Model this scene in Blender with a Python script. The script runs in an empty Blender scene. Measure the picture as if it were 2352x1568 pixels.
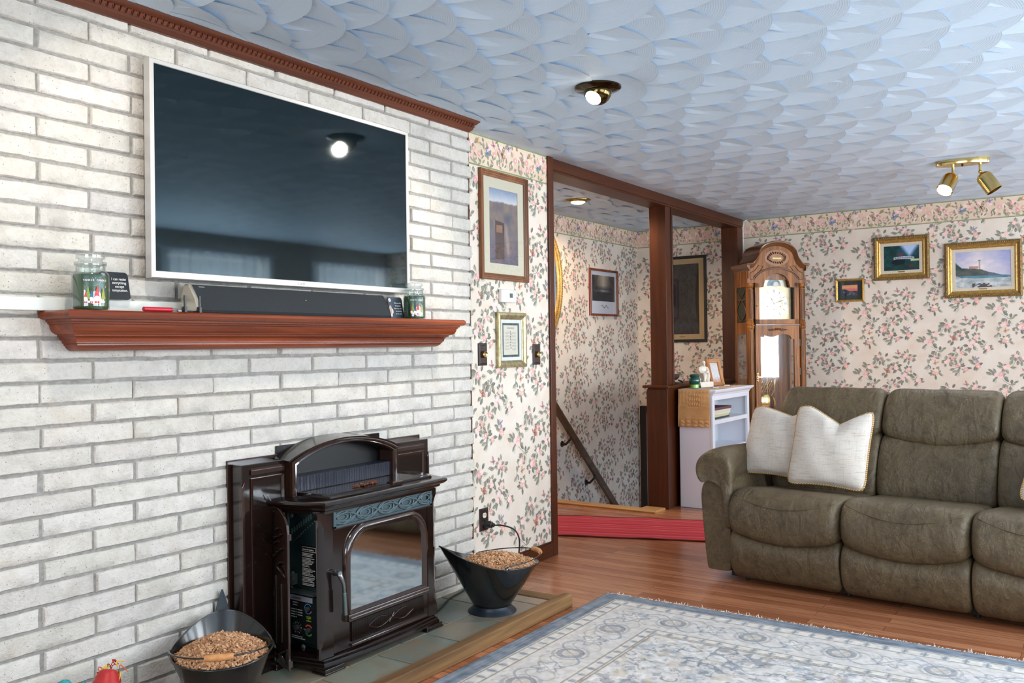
import bpy, math, random
import numpy as np
from mathutils import Matrix, Vector
random.seed(7)
rng = np.random.default_rng(5)
PI = math.pi
scene = bpy.context.scene
COL = scene.collection

# ------------------------------------------------------------------ camera
def make_camera():
    yaw, pit, rol = math.radians(34.185), math.radians(0.279), math.radians(-0.7513)
    f = Vector((math.cos(pit)*math.cos(yaw), math.cos(pit)*math.sin(yaw), math.sin(pit)))
    rt = Vector((math.sin(yaw), -math.cos(yaw), 0)); up = rt.cross(f)
    r2 = rt*math.cos(rol) + up*math.sin(rol); u2 = up*math.cos(rol) - rt*math.sin(rol)
    cd = bpy.data.cameras.new('camera'); co = bpy.data.objects.new('camera', cd); COL.objects.link(co)
    m = Matrix((r2, u2, -f)).transposed().to_4x4(); m.translation = Vector((0, 0, 1.285))
    co.matrix_world = m
    cd.sensor_width = 36; cd.lens = 2020*36/2352; cd.clip_start = .02
    scene.camera = co
make_camera()
# ------------------------------------------------------------------ render look
scene.view_settings.view_transform = 'Standard'
scene.view_settings.look = 'None'
scene.view_settings.exposure = 0.16
scene.view_settings.gamma = 1
scene.view_settings.use_curve_mapping = False
scene.render.film_transparent = False
cy = scene.cycles
cy.use_denoising = True
cy.max_bounces = 9; cy.diffuse_bounces = 5; cy.glossy_bounces = 5; cy.transmission_bounces = 6; cy.transparent_max_bounces = 12
cy.caustics_reflective = False; cy.caustics_refractive = False
cy.sample_clamp_indirect = 4.0
# ------------------------------------------------------------------ world and large lights
w = bpy.data.worlds.new('daylight'); scene.world = w; w.use_nodes = True
w.node_tree.nodes['Background'].inputs[0].default_value = (.62, .78, 1, 1)
w.node_tree.nodes['Background'].inputs[1].default_value = 1.0

def area(name, loc, aim, sx, sy, power, color):
    d = bpy.data.lights.new(name, 'AREA'); d.shape = 'RECTANGLE'; d.size = sx; d.size_y = sy
    d.energy = power; d.color = color
    o = bpy.data.objects.new(name, d); COL.objects.link(o); o.location = loc
    o.rotation_euler = Vector(aim).to_track_quat('-Z', 'Y').to_euler()
    return o
def spot(name, loc, target, power, color, size, blend, rad=.03):
    d = bpy.data.lights.new(name, 'SPOT'); d.energy = power; d.color = color; d.spot_size = math.radians(size)
    d.spot_blend = blend; d.shadow_soft_size = rad
    o = bpy.data.objects.new(name, d); COL.objects.link(o); o.location = loc
    o.rotation_euler = (Vector(target)-Vector(loc)).to_track_quat('-Z', 'Y').to_euler()
    return o
DAY = (.86, .94, 1.0)
WARM = (1.0, .88, .74)
# daylight entering through the window openings of the wall behind the camera and the near end wall, plus one added source
area('daylight_window_near', (1.5, -2.00, 1.5), (0, 1, .12), 2.6, 1.3, 70, DAY)
area('daylight_window_end', (-2.25, .2, 1.45), (1, 0, 0), 2.4, 1.3, 66, DAY)
area('added_ceiling_daylight', (3.95, -2.00, 1.5), (.2, 1, .42), 1.3, 1.3, 90, DAY)  # added unseen light, angled up to rake and brighten the ceiling fans
area('daylight_window_mid', (5.65, -2.32, 1.3), (0, 1, .15), 1.2, 1.4, 200, DAY)
area('daylight_window_far', (7.54, -2.32, 1.3), (0, 1, .15), 1.2, 1.4, 190, DAY)

# ------------------------------------------------------------------ helpers
def lin(c):
    o = []
    for x in c[:3]:
        x = x/255.0
        o.append(x/12.92 if x <= .04045 else ((x+.055)/1.055)**2.4)
    return (o[0], o[1], o[2], 1.0)

class NT:
    def __init__(s, name):
        s.m = bpy.data.materials.new(name); s.m.use_nodes = True
        s.t = s.m.node_tree; s.b = s.t.nodes['Principled BSDF']; s.out = s.t.nodes['Material Output']
    def n(s, typ, **kw):
        nd = s.t.nodes.new(typ)
        for k, v in kw.items():
            if k.startswith('i_'):
                key = k[2:]
                nd.inputs[int(key) if key.isdigit() else key].default_value = v
            else: setattr(nd, k, v)
        return nd
    def l(s, a, b): s.t.links.new(a, b)
    def coords(s, scale=(1, 1, 1), kind='Object', rot=(0, 0, 0)):
        tc = s.n('ShaderNodeTexCoord'); mp = s.n('ShaderNodeMapping')
        mp.inputs['Scale'].default_value = scale; mp.inputs['Rotation'].default_value = rot
        s.l(tc.outputs[kind], mp.inputs['Vector']); return mp.outputs[0]
    def noise(s, vec, scale=5, detail=4, rough=.55, dist=0):
        nd = s.n('ShaderNodeTexNoise'); nd.inputs['Scale'].default_value = scale
        nd.inputs['Detail'].default_value = detail; nd.inputs['Roughness'].default_value = rough
        nd.inputs['Distortion'].default_value = dist
        s.l(vec, nd.inputs['Vector']); return nd.outputs['Fac']
    def ramp(s, fac, stops):
        nd = s.n('ShaderNodeValToRGB'); e = nd.color_ramp.elements
        while len(e) > 1: e.remove(e[-1])
        e[0].position = stops[0][0]; e[0].color = stops[0][1]
        for p, c in stops[1:]:
            x = e.new(p); x.color = c
        s.l(fac, nd.inputs[0]); return nd.outputs[0]
    def mix(s, a, b, fac, mode='MIX'):
        nd = s.n('ShaderNodeMix', data_type='RGBA', blend_type=mode)
        for i, v in ((0, fac), (6, a), (7, b)):
            if hasattr(v, 'is_output'): s.l(v, nd.inputs[i])
            else: nd.inputs[i].default_value = v
        return nd.outputs[2]
    def bump(s, h, strength=.3, dist=.01):
        nd = s.n('ShaderNodeBump'); nd.inputs['Strength'].default_value = strength
        nd.inputs['Distance'].default_value = dist
        s.l(h, nd.inputs['Height']); s.l(nd.outputs[0], s.b.inputs['Normal']); return nd
    def base(s, c):
        if hasattr(c, 'is_output'): s.l(c, s.b.inputs['Base Color'])
        else: s.b.inputs['Base Color'].default_value = c
    def surf(s, rough=.5, metal=0, coat=0, spec=.5):
        s.b.inputs['Roughness'].default_value = rough; s.b.inputs['Metallic'].default_value = metal
        s.b.inputs['Coat Weight'].default_value = coat; s.b.inputs['Coat Roughness'].default_value = .08
        s.b.inputs['Specular IOR Level'].default_value = spec

def plain(name, c, rough=.5, metal=0, coat=0, c2=None, ns=6, det=4, stretch=(1, 1, 1), bump=0, bns=None, bd=.004, spec=.5, lo=.35, hi=.65, dist=0):
    t = NT(name); t.surf(rough, metal, coat, spec)
    if c2 is not None or bump:
        v = t.coords(stretch); n = t.noise(v, ns, det, dist=dist)
        t.base(t.ramp(n, [(lo, lin(c)), (hi, lin(c2 or c))]))
        if bump:
            n2 = t.noise(v, bns, det) if bns else n
            t.bump(n2, bump, bd)
    else: t.base(lin(c))
    return t.m

def wood(name, c, c2, axis=0, rough=.35, coat=.2, sc=1.0, bump=.08, spec=.35):
    """Stained timber: long grain along one axis, fine pores, broad tone bands."""
    t = NT(name); t.surf(rough, 0, coat, spec)
    st = [26*sc]*3; st[axis] = 1.6*sc
    v = t.coords(tuple(st)); g = t.noise(v, 1.0, 5, .6, .6)
    st2 = [7*sc]*3; st2[axis] = .7*sc
    v2 = t.coords(tuple(st2)); g2 = t.noise(v2, 1.0, 3, .5, .3)
    a = t.ramp(g, [(.32, lin(c)), (.68, lin(c2))])
    d = tuple(x*.55 for x in c)
    b = t.mix(a, lin(d), t.ramp(g2, [(.45, (0, 0, 0, 1)), (.75, (.55, .55, .55, 1))]))
    t.base(b); t.bump(g, bump, .002)
    return t.m

def attr_mat(name, rough=.6, coat=0, spec=.3, bump=0, bs=300, grain=0):
    """Colour taken from the printed or woven colour stored on the mesh."""
    t = NT(name); t.surf(rough, 0, coat, spec)
    a = t.n('ShaderNodeVertexColor', layer_name='tint')
    c = a.outputs[0]
    if grain or bump:
        v = t.coords(); n = t.noise(v, bs, 3)
        if grain:
            c = t.mix(c, t.ramp(n, [(.3, (.72, .72, .72, 1)), (.7, (1, 1, 1, 1))]), grain, 'MULTIPLY')
        if bump: t.bump(n, bump, .002)
    t.base(c); return t.m

def glass(name, tint=(1, 1, 1, 1), refl=.10, rough=.02):
    t = NT(name)
    tr = t.n('ShaderNodeBsdfTransparent'); tr.inputs[0].default_value = tint
    gl = t.n('ShaderNodeBsdfGlossy'); gl.inputs['Roughness'].default_value = rough
    lw = t.n('ShaderNodeLayerWeight'); lw.inputs[0].default_value = .35
    mr = t.n('ShaderNodeMapRange'); mr.inputs[3].default_value = refl; mr.inputs[4].default_value = .75
    pw = t.n('ShaderNodeMath', operation='POWER'); pw.inputs[1].default_value = 2.2
    t.l(lw.outputs['Facing'], pw.inputs[0]); t.l(pw.outputs[0], mr.inputs[0])
    mx = t.n('ShaderNodeMixShader'); t.l(mr.outputs[0], mx.inputs[0]); t.l(tr.outputs[0], mx.inputs[1]); t.l(gl.outputs[0], mx.inputs[2])
    t.l(mx.outputs[0], t.out.inputs[0]); return t.m

def emit(name, c, s):
    t = NT(name); t.base((0, 0, 0, 1)); t.b.inputs['Emission Color'].default_value = lin(c); t.b.inputs['Emission Strength'].default_value = s
    return t.m

MATR = {}
def tag(o, label=None, cat=None, group=None, kind=None):
    if label: o['label'] = label
    if cat: o['category'] = cat
    if group: o['group'] = group
    if kind: o['kind'] = kind
    return o
def thing(name, label, cat, loc=(0, 0, 0), rot=0, group=None):
    o = bpy.data.objects.new(name, None); COL.objects.link(o); o.empty_display_size = .05
    o.location = loc; o.rotation_euler = (0, 0, rot)
    MATR[o.name] = Matrix.Translation(loc) @ Matrix.Rotation(rot, 4, 'Z')
    return tag(o, label, cat, group)

class MB:
    def __init__(s): s.v = []; s.f = []; s.mi = []; s.c = []; s.m = 0; s.col = None; s.any = False
    def add(s, vs, fs):
        b = len(s.v); s.v += [tuple(x) for x in vs]
        s.c += [s.col]*len(vs)
        if s.col is not None: s.any = True
        s.f += [tuple(b+i for i in f) for f in fs]; s.mi += [s.m]*len(fs)
        return b
    def box(s, x0, x1, y0, y1, z0, z1):
        s.add([(x0, y0, z0), (x1, y0, z0), (x1, y1, z0), (x0, y1, z0), (x0, y0, z1), (x1, y0, z1), (x1, y1, z1), (x0, y1, z1)],
              [(0, 3, 2, 1), (4, 5, 6, 7), (0, 1, 5, 4), (1, 2, 6, 5), (2, 3, 7, 6), (3, 0, 4, 7)]); return s
    def obox(s, c, ax, ay, az):
        c, ax, ay, az = map(Vector, (c, ax, ay, az))
        vs = [c+ax*i+ay*j+az*k for k in (-1, 1) for i, j in ((-1, -1), (1, -1), (1, 1), (-1, 1))]
        s.add(vs, [(0, 3, 2, 1), (4, 5, 6, 7), (0, 1, 5, 4), (1, 2, 6, 5), (2, 3, 7, 6), (3, 0, 4, 7)]); return s
    def rings(s, loops, cap0=True, cap1=True, closed=False):
        n = len(loops[0]); vs = [p for L in loops for p in L]; fs = []
        k = len(loops)
        for i in range(k if closed else k-1):
            a, b = i*n, ((i+1) % k)*n
            for j in range(n):
                fs.append((a+j, a+(j+1) % n, b+(j+1) % n, b+j))
        if not closed:
            if cap0: fs.append(tuple(range(n-1, -1, -1)))
            if cap1: fs.append(tuple((k-1)*n+j for j in range(n)))
        s.add(vs, fs); return s
    def prism(s, poly, axis, a0, a1):
        def P(p, a):
            return {0: (a, p[0], p[1]), 1: (p[0], a, p[1]), 2: (p[0], p[1], a)}[axis]
        return s.rings([[P(p, a0) for p in poly], [P(p, a1) for p in poly]])
    def sheet(s, fn, nu, nv, u0=0, u1=1, v0=0, v1=1, cfn=None):
        vs = []; cs = []
        for i in range(nu+1):
            for j in range(nv+1):
                u = u0+(u1-u0)*i/nu; v = v0+(v1-v0)*j/nv
                vs.append(fn(u, v)); 
                if cfn: cs.append(cfn(u, v))
        fs = [(i*(nv+1)+j, (i+1)*(nv+1)+j, (i+1)*(nv+1)+j+1, i*(nv+1)+j+1) for i in range(nu) for j in range(nv)]
        b = s.add(vs, fs)
        if cfn:
            s.c[b:] = cs; s.any = True
        return s
    def tube(s, path, r, n=8, closed=False, flat=None):
        path = [Vector(p) for p in path]; k = len(path); loops = []
        prev = None
        for i, p in enumerate(path):
            if closed: d = path[(i+1) % k]-path[i-1]
            else: d = path[min(i+1, k-1)]-path[max(i-1, 0)]
            d.normalize()
            if prev is None:
                a = d.cross(Vector((0, 0, 1)))
                if a.length < .1: a = d.cross(Vector((1, 0, 0)))
            else: a = prev-d*prev.dot(d)
            a.normalize(); prev = a; b = d.cross(a)
            rr = r[i] if isinstance(r, (list, tuple)) else r
            loops.append([p+(a*math.cos(2*PI*j/n)+b*math.sin(2*PI*j/n)*(flat or 1))*rr for j in range(n)])
        return s.rings(loops, closed=closed)
    def lathe(s, prof, c=(0, 0, 0), n=24, ex=1, ey=1, a0=0, full=2*PI):
        loops = [[(c[0]+r*ex*math.cos(a0+full*j/n), c[1]+r*ey*math.sin(a0+full*j/n), c[2]+z) for j in range(n)] for r, z in prof]
        return s.rings(loops)
    def olathe(s, prof, o, d, n=20):
        o = Vector(o); d = Vector(d).normalized(); a = d.cross(Vector((0, 0, 1)))
        if a.length < .1: a = d.cross(Vector((1, 0, 0)))
        a.normalize(); b = d.cross(a)
        return s.rings([[o+d*z+(a*math.cos(2*PI*j/n)+b*math.sin(2*PI*j/n))*r for j in range(n)] for r, z in prof])
    def ball(s, c, r, nu=14, nv=10):
        if not isinstance(r, (tuple, list)): r = (r, r, r)
        loops = []
        for i in range(nv+1):
            t = PI*min(max(i/nv, .02), .98)-PI/2
            loops.append([(c[0]+r[0]*math.cos(t)*math.cos(2*PI*j/nu), c[1]+r[1]*math.cos(t)*math.sin(2*PI*j/nu), c[2]+r[2]*math.sin(t)) for j in range(nu)])
        return s.rings(loops)
    def build(s, name, mats, parent=None, smooth=None, bevel=0, world=True, seg=2, sub=0):
        me = bpy.data.meshes.new(name)
        vs = s.v
        if parent is not None and world:
            im = MATR[parent.name].inverted() if parent.name in MATR else Matrix()
            vs = [im @ Vector(v) for v in vs]
        me.from_pydata([tuple(v) for v in vs], [], s.f)
        if not isinstance(mats, (list, tuple)): mats = [mats]
        for m in mats: me.materials.append(m)
        if len(mats) > 1: me.polygons.foreach_set('material_index', s.mi)
        if s.any:
            at = me.color_attributes.new('tint', 'FLOAT_COLOR', 'POINT')
            buf = []
            for c in s.c: buf += list(c if c is not None else (1, 1, 1, 1))
            at.data.foreach_set('color', buf)
        me.validate()
        if smooth is not None:
            me.polygons.foreach_set('use_smooth', [True]*len(me.polygons))
            if smooth < 180: me.set_sharp_from_angle(angle=math.radians(smooth))
        me.update()
        o = bpy.data.objects.new(name, me); COL.objects.link(o)
        if parent is not None:
            o.parent = parent
            if parent.name in MATR: MATR[o.name] = MATR[parent.name]
        if bevel:
            b = o.modifiers.new('edge', 'BEVEL'); b.width = bevel; b.segments = seg; b.limit_method = 'ANGLE'; b.angle_limit = math.radians(35)
        if sub:
            b = o.modifiers.new('round', 'SUBSURF'); b.levels = sub; b.render_levels = sub
        return o

def cr(pts, n=6):
    """A smooth path through the given points."""
    P = [Vector(p) for p in pts]; o = []
    for i in range(len(P)-1):
        a, b, c, d = P[max(i-1, 0)], P[i], P[i+1], P[min(i+2, len(P)-1)]
        for k in range(n):
            t = k/n; o.append(.5*((2*b)+(c-a)*t+(2*a-5*b+4*c-d)*t*t+(3*b-a-3*c+d)*t**3))
    return o+[P[-1]]

def letters(txt, size, o, ux, uz, mat, name, parent, align='LEFT', ext=.0003, squash=1.0):
    """Lettering as a thin raised mesh: o is the baseline start (or centre), ux reading direction, uz up."""
    cu = bpy.data.curves.new(name, 'FONT'); cu.body = txt; cu.size = size; cu.extrude = ext; cu.align_x = align; cu.resolution_u = 2
    ob = bpy.data.objects.new(name, cu); COL.objects.link(ob)
    dg = bpy.context.evaluated_depsgraph_get(); dg.update()
    me = bpy.data.meshes.new_from_object(ob.evaluated_get(dg))
    bpy.data.objects.remove(ob); bpy.data.curves.remove(cu)
    ux = Vector(ux).normalized(); uz = Vector(uz).normalized(); nn = ux.cross(uz)
    mm = MB()
    vs = [Vector(o)+ux*v.co.x*squash+uz*v.co.y+nn*v.co.z for v in me.vertices]
    mm.add(vs, [tuple(p.vertices) for p in me.polygons])
    bpy.data.meshes.remove(me)
    return mm.build(name, mat, parent)
# ------------------------------------------------------------------ materials
def brick_mat():
    t = NT('pale_brick'); t.surf(.9, spec=.2)
    v = t.coords()
    n1 = t.noise(v, 9, 5, .6); n2 = t.noise(v, 55, 5, .7); n3 = t.noise(v, 120, 3, .6)
    c = t.ramp(n1, [(.3, lin((190, 186, 179))), (.52, lin((208, 205, 199))), (.75, lin((199, 192, 182)))])
    c = t.mix(c, lin((180, 175, 168)), t.ramp(n2, [(.5, (0, 0, 0, 1)), (.72, (.6, .6, .6, 1))]))
    vo = t.n('ShaderNodeTexVoronoi'); vo.inputs['Scale'].default_value = 85; t.l(v, vo.inputs['Vector'])
    sp = t.n('ShaderNodeMath', operation='LESS_THAN'); sp.inputs[1].default_value = .15; t.l(vo.outputs['Distance'], sp.inputs[0])
    sel = t.n('ShaderNodeSeparateColor'); t.l(vo.outputs['Color'], sel.inputs[0])
    g = t.n('ShaderNodeMath', operation='GREATER_THAN'); g.inputs[1].default_value = .68; t.l(sel.outputs[0], g.inputs[0])
    mu = t.n('ShaderNodeMath', operation='MULTIPLY'); t.l(sp.outputs[0], mu.inputs[0]); t.l(g.outputs[0], mu.inputs[1])
    mu2 = t.n('ShaderNodeMath', operation='MULTIPLY'); mu2.inputs[1].default_value = .75; t.l(mu.outputs[0], mu2.inputs[0])
    c = t.mix(c, lin((128, 108, 92)), mu2.outputs[0])
    a = t.n('ShaderNodeVertexColor', layer_name='tint')
    c = t.mix(c, a.outputs[0], 1.0, 'MULTIPLY')
    t.base(c)
    ad = t.n('ShaderNodeMath', operation='ADD'); t.l(n2, ad.inputs[0]); t.l(n3, ad.inputs[1])
    t.bump(ad.outputs[0], .7, .005)
    return t.m
M = {}
M['brick'] = brick_mat()
M['mortar'] = plain('mortar', (132, 130, 126), .95, c2=(156, 153, 148), ns=60, bump=.4, bd=.004)
M['cherry'] = wood('cherry_stain', (102, 41, 18), (146, 69, 33), 0, .33, .08)
M['walnut'] = wood('dark_walnut_stain', (56, 21, 3), (82, 37, 8), 2, .42, .03)
M['walnut_x'] = wood('dark_walnut_stain_long', (58, 23, 4), (84, 39, 9), 0, .42, .03)
M['walnut_y'] = wood('dark_walnut_stain_cross', (64, 31, 18), (88, 44, 25), 1, .3, .3)
M['crown'] = wood('crown_stain', (88, 46, 30), (112, 62, 42), 0, .4, .1)
M['oak_trim'] = wood('oak_threshold', (178, 128, 76), (204, 156, 100), 1, .4, .2)
M['clock_oak'] = wood('clock_oak', (84, 44, 10), (170, 106, 40), 2, .45, .03, 1.6)
M['clock_oak_d'] = wood('clock_oak_carving', (78, 44, 14), (124, 76, 30), 2, .42, .1, 1.4)
M['barn'] = wood('rough_edging', (96, 68, 40), (146, 110, 70), 0, .75, 0, .9, .35)
M['barn_y'] = wood('rough_edging_cross', (96, 68, 40), (146, 110, 70), 1, .75, 0, .9, .35)
M['picwood'] = wood('brown_frame', (108, 64, 34), (140, 90, 54), 2, .4, .15)
M['oakframe'] = wood('light_oak_frame', (158, 104, 62), (186, 132, 84), 2, .45, .1)
M['redframe'] = wood('red_brown_frame', (104, 48, 28), (136, 68, 42), 2, .4, .2)
M['black'] = plain('black_plastic', (16, 17, 18), .4)
M['blackgloss'] = plain('black_gloss', (8, 9, 10), .15)
M['white'] = plain('white_paint', (226, 228, 236), .4)
M['whiteplastic'] = plain('white_plastic', (235, 234, 232), .35)
M['silver'] = plain('silver_bezel', (196, 194, 190), .35, .35)
M['brass'] = plain('polished_brass', (220, 194, 128), .14, 1)
M['brass_soft'] = plain('antique_brass', (150, 126, 72), .25, 1)
M['brassdark'] = plain('dark_brass', (70, 60, 44), .14, 1)
M['gold'] = plain('gilt', (196, 160, 88), .34, .55, c2=(164, 126, 62), ns=60, bump=.5, bd=.003)
M['gold_dark'] = plain('aged_gilt', (150, 120, 70), .45, .4, c2=(110, 84, 44), ns=90, bump=.8, bd=.004)
M['champagne'] = plain('champagne_gilt', (176, 166, 128), .35, .6, c2=(140, 128, 92), ns=40, bump=.3)
M['pane'] = glass('clear_glass')
M['pane_pic'] = glass('picture_glass', refl=.04)
M['jar'] = glass('jar_glass', (.93, .96, .95, 1), .12)
M['cream'] = plain('cream_mat_board', (206, 200, 178), .85)
M['linen'] = plain('linen_liner', (216, 204, 184), .85, c2=(204, 190, 168), ns=120)
M['print'] = attr_mat('printed_picture', .35, 0)
M['steel'] = plain('brushed_steel', (150, 154, 158), .3, 1)
M['bulb'] = emit('lit_bulb', (255, 240, 215), 14)
M['cord'] = plain('black_cord', (22, 22, 24), .5)
M['iron'] = plain('black_enamel_bucket', (13, 17, 18), .2, 0, .4, c2=(20, 25, 26), ns=5)

def wallpaper_mat(name, c, c2, c3):
    t = NT(name); t.surf(.75, spec=.2)
    v = t.coords(); n = t.noise(v, 7, 4, .55, .4); n2 = t.noise(v, 2.6, 2)
    a = t.ramp(n, [(.3, lin(c)), (.55, lin(c2)), (.8, lin(c3))])
    t.base(t.mix(a, lin(c3), t.ramp(n2, [(.45, (0, 0, 0, 1)), (.8, (.5, .5, .5, 1))])))
    return t.m
M['paper'] = wallpaper_mat('floral_wallpaper', (233, 225, 213), (228, 216, 202), (219, 201, 181))
M['border'] = wallpaper_mat('butterfly_border_paper', (234, 216, 194), (224, 204, 180), (210, 190, 164))
M['paperprint'] = attr_mat('wallpaper_print', .75, 0, .2)

# ------------------------------------------------------------------ wallpaper printing
def clip(poly, u0, u1, v0, v1):
    for k, s, lim in ((0, 1, u0), (0, -1, u1), (1, 1, v0), (1, -1, v1)):
        out = []; n = len(poly)
        for i in range(n):
            a, b = poly[i], poly[(i+1) % n]
            da, db = s*(a[k]-lim), s*(b[k]-lim)
            if da >= 0: out.append(a)
            if (da > 0 and db < 0) or (da < 0 and db > 0):
                t = da/(da-db); out.append((a[0]+(b[0]-a[0])*t, a[1]+(b[1]-a[1])*t))
        poly = out
        if len(poly) < 3: return []
    return poly
def rp(pts, x, y, a, s=1, sy=None):
    c, n = math.cos(a), math.sin(a); sy = s if sy is None else sy
    return [(x+c*px*s-n*py*sy, y+n*px*s+c*py*sy) for px, py in pts]
HALF = [(-.5, 0), (-.25, .36), (.02, .5), (.28, .34), (.5, 0)]
LEAFC = [(146, 148, 134), (158, 158, 144), (132, 134, 124), (170, 168, 152), (152, 150, 134)]
PINKC = [(232, 184, 176), (238, 198, 188), (226, 172, 166), (242, 210, 200)]
def leaf(x, y, a, L, W, c, r):
    d = tuple(k*.87 for k in c); b = r.uniform(-.12, .12)
    return [(rp([(p[0], p[1]+b*(.25-p[0]**2)) for p in HALF], x, y, a, L, W), c), (rp([(p[0], -p[1]*.9+b*(.25-p[0]**2)) for p in HALF[::-1]], x, y, a, L, W), d)]
def flower(x, y, s, r, c=None):
    c = c or r.choice(PINKC); o = []; a0 = r.uniform(0, 6)
    for i in range(5):
        a = a0+i*2*PI/5; k = 1+r.uniform(-.12, .12)
        o.append((rp([(0, -.1), (.3, -.32), (.56, -.2), (.62, .08), (.42, .3), (.1, .22)], x, y, a, s*k), tuple(min(255, v*r.uniform(.95, 1.05)) for v in c)))
    o.append((rp([(math.cos(t)*.16, math.sin(t)*.16) for t in (0, 1, 2, 3, 4, 5)], x, y, 0, s), (246, 228, 214)))
    return o
def butterfly(x, y, s, a, c, e):
    up = [(0, 0), (.2, .5), (.6, .85), (.75, .7), (.6, .25), (.3, .02)]; lo = [(0, 0), (.35, -.02), (.52, -.25), (.4, -.55), (.15, -.4)]
    o = []
    for sg, kx in ((1, 1), (-1, .62)):
        for w_ in (up, lo):
            q = [(px*sg*kx, py) for px, py in w_]
            if sg < 0: q = q[::-1]
            o.append((rp(q, x, y, a, s), e)); cx = sum(p[0] for p in q)/len(q); cyy = sum(p[1] for p in q)/len(q)
            o.append((rp([(cx+(p[0]-cx)*.72, cyy+(p[1]-cyy)*.72) for p in q], x, y, a, s), c))
    o.append((rp([(-.04, -.4), (.04, -.4), (.05, .25), (-.05, .25)], x, y, a, s), tuple(k*.6 for k in e)))
    return o
def twig(x0, y0, x1, y1, wd=.0016):
    dx, dy = x1-x0, y1-y0; L = math.hypot(dx, dy) or 1; nx, ny = -dy/L*wd, dx/L*wd
    return [([(x0-nx, y0-ny), (x1-nx, y1-ny), (x1+nx, y1+ny), (x0+nx, y0+ny)], (150, 142, 122))]
CL = [  # sprays of one repeat: flowers, leaves (in 1/1480 m)
    ([(345, 680), (345, 722), (298, 690)], [(235, 640), (275, 640), (215, 672), (395, 720), (270, 752), (400, 745), (262, 668)]),
    ([(420, 580), (392, 602)], [(340, 560), (332, 592), (452, 540), (408, 648), (372, 642), (470, 600)]),
    ([(650, 800), (702, 830)], [(620, 778), (570, 840), (735, 838), (640, 855), (690, 780)]),
    ([(545, 925), (520, 945)], [(500, 925), (520, 888), (575, 950)]),
    ([(640, 990), (738, 1030), (668, 965)], [(580, 960), (682, 920), (588, 1030), (640, 1085), (618, 1055), (705, 985), (770, 1015), (660, 1040)]),
    ([(405, 1050), (380, 1072), (415, 1080)], [(440, 1058), (350, 1082), (400, 1130), (420, 1015), (455, 1090)]),
    ([(505, 462)], [(480, 482), (542, 490), (520, 430), (458, 490), (552, 512), (500, 505)]),
    ([(715, 612)], [(700, 652), (752, 580), (745, 625)]),
    ([(850, 640), (862, 628)], [(872, 608), (830, 672), (880, 650), (835, 615)]),
    ([(790, 745), (852, 730), (815, 700)], [(800, 690), (740, 740), (780, 798), (882, 702), (750, 792), (835, 770)]),
    ([(970, 762), (988, 790)], [(920, 745), (945, 812), (930, 690), (1004, 760), (905, 720)]),
    ([(840, 445), (892, 495), (820, 470)], [(700, 470), (722, 482), (852, 400), (830, 492), (932, 460), (862, 542), (790, 470), (925, 500)]),
    ([], [(590, 712), (652, 570), (626, 592), (560, 690)]),
    ([], [(320, 930), (332, 1000), (300, 1010)]),
    ([], [(376, 822), (470, 800), (502, 772), (455, 770), (440, 850)]),
]
def paper_tile():
    r = random.Random(11); o = []; k = 1/1480
    extra = [([(x+dx, y+dy) for x, y in CL[i][0]], [(x+dx, y+dy) for x, y in CL[i][1]]) for i, dx, dy in ((1, 150, -95), (3, -150, -60), (6, 205, 120), (8, -205, -30), (10, -110, 205), (7, 120, -130), (5, 170, -160))]
    for fl, lv in CL+extra:
        pts = fl or lv
        cx = sum(p[0] for p in pts)/len(pts); cyy = sum(p[1] for p in pts)/len(pts)
        for x, y in lv[:3]: o += twig(cx*k, -cyy*k, x*k, -y*k)
        for x, y in lv:
            a = math.atan2(-(y-cyy), x-cx)+r.uniform(-.5, .5)
            if r.random() < .35: o += [(p, (206, 200, 184)) for p, c in leaf((x+14)*k, -(y+10)*k, a+.4, r.uniform(60, 80)*k, r.uniform(34, 44)*k, (200, 196, 178), r)]
            o += leaf(x*k, -y*k, a, r.uniform(54, 76)*k, r.uniform(28, 39)*k, r.choice(LEAFC), r)
        for x, y in fl:
            for q in range(2):
                a = r.uniform(0, 6.28); o += leaf((x+30*math.cos(a))*k, -(y-30*math.sin(a))*k, a, r.uniform(44, 60)*k, r.uniform(22, 32)*k, r.choice(LEAFC), r)
        for x, y in fl: o += flower(x*k, -y*k, r.uniform(38, 50)*k, r)
    o += butterfly(605*k, -650*k, 62*k, .35, (206, 140, 122), (160, 96, 84))
    o += butterfly(850*k, -905*k, 40*k, -.3, (178, 160, 186), (140, 120, 150))
    o += butterfly(395*k, -950*k, 42*k, -.6, (222, 170, 130), (170, 112, 84))
    o += butterfly(742*k, -425*k, 46*k, .9, (196, 150, 150), (160, 116, 118))
    o += twig(345*k, -740*k, 470*k, -830*k)+twig(500*k, -520*k, 460*k, -600*k)+twig(650*k, -840*k, 610*k, -930*k)+twig(930*k, -700*k, 890*k, -690*k)
    return o
TILE = paper_tile()
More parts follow.
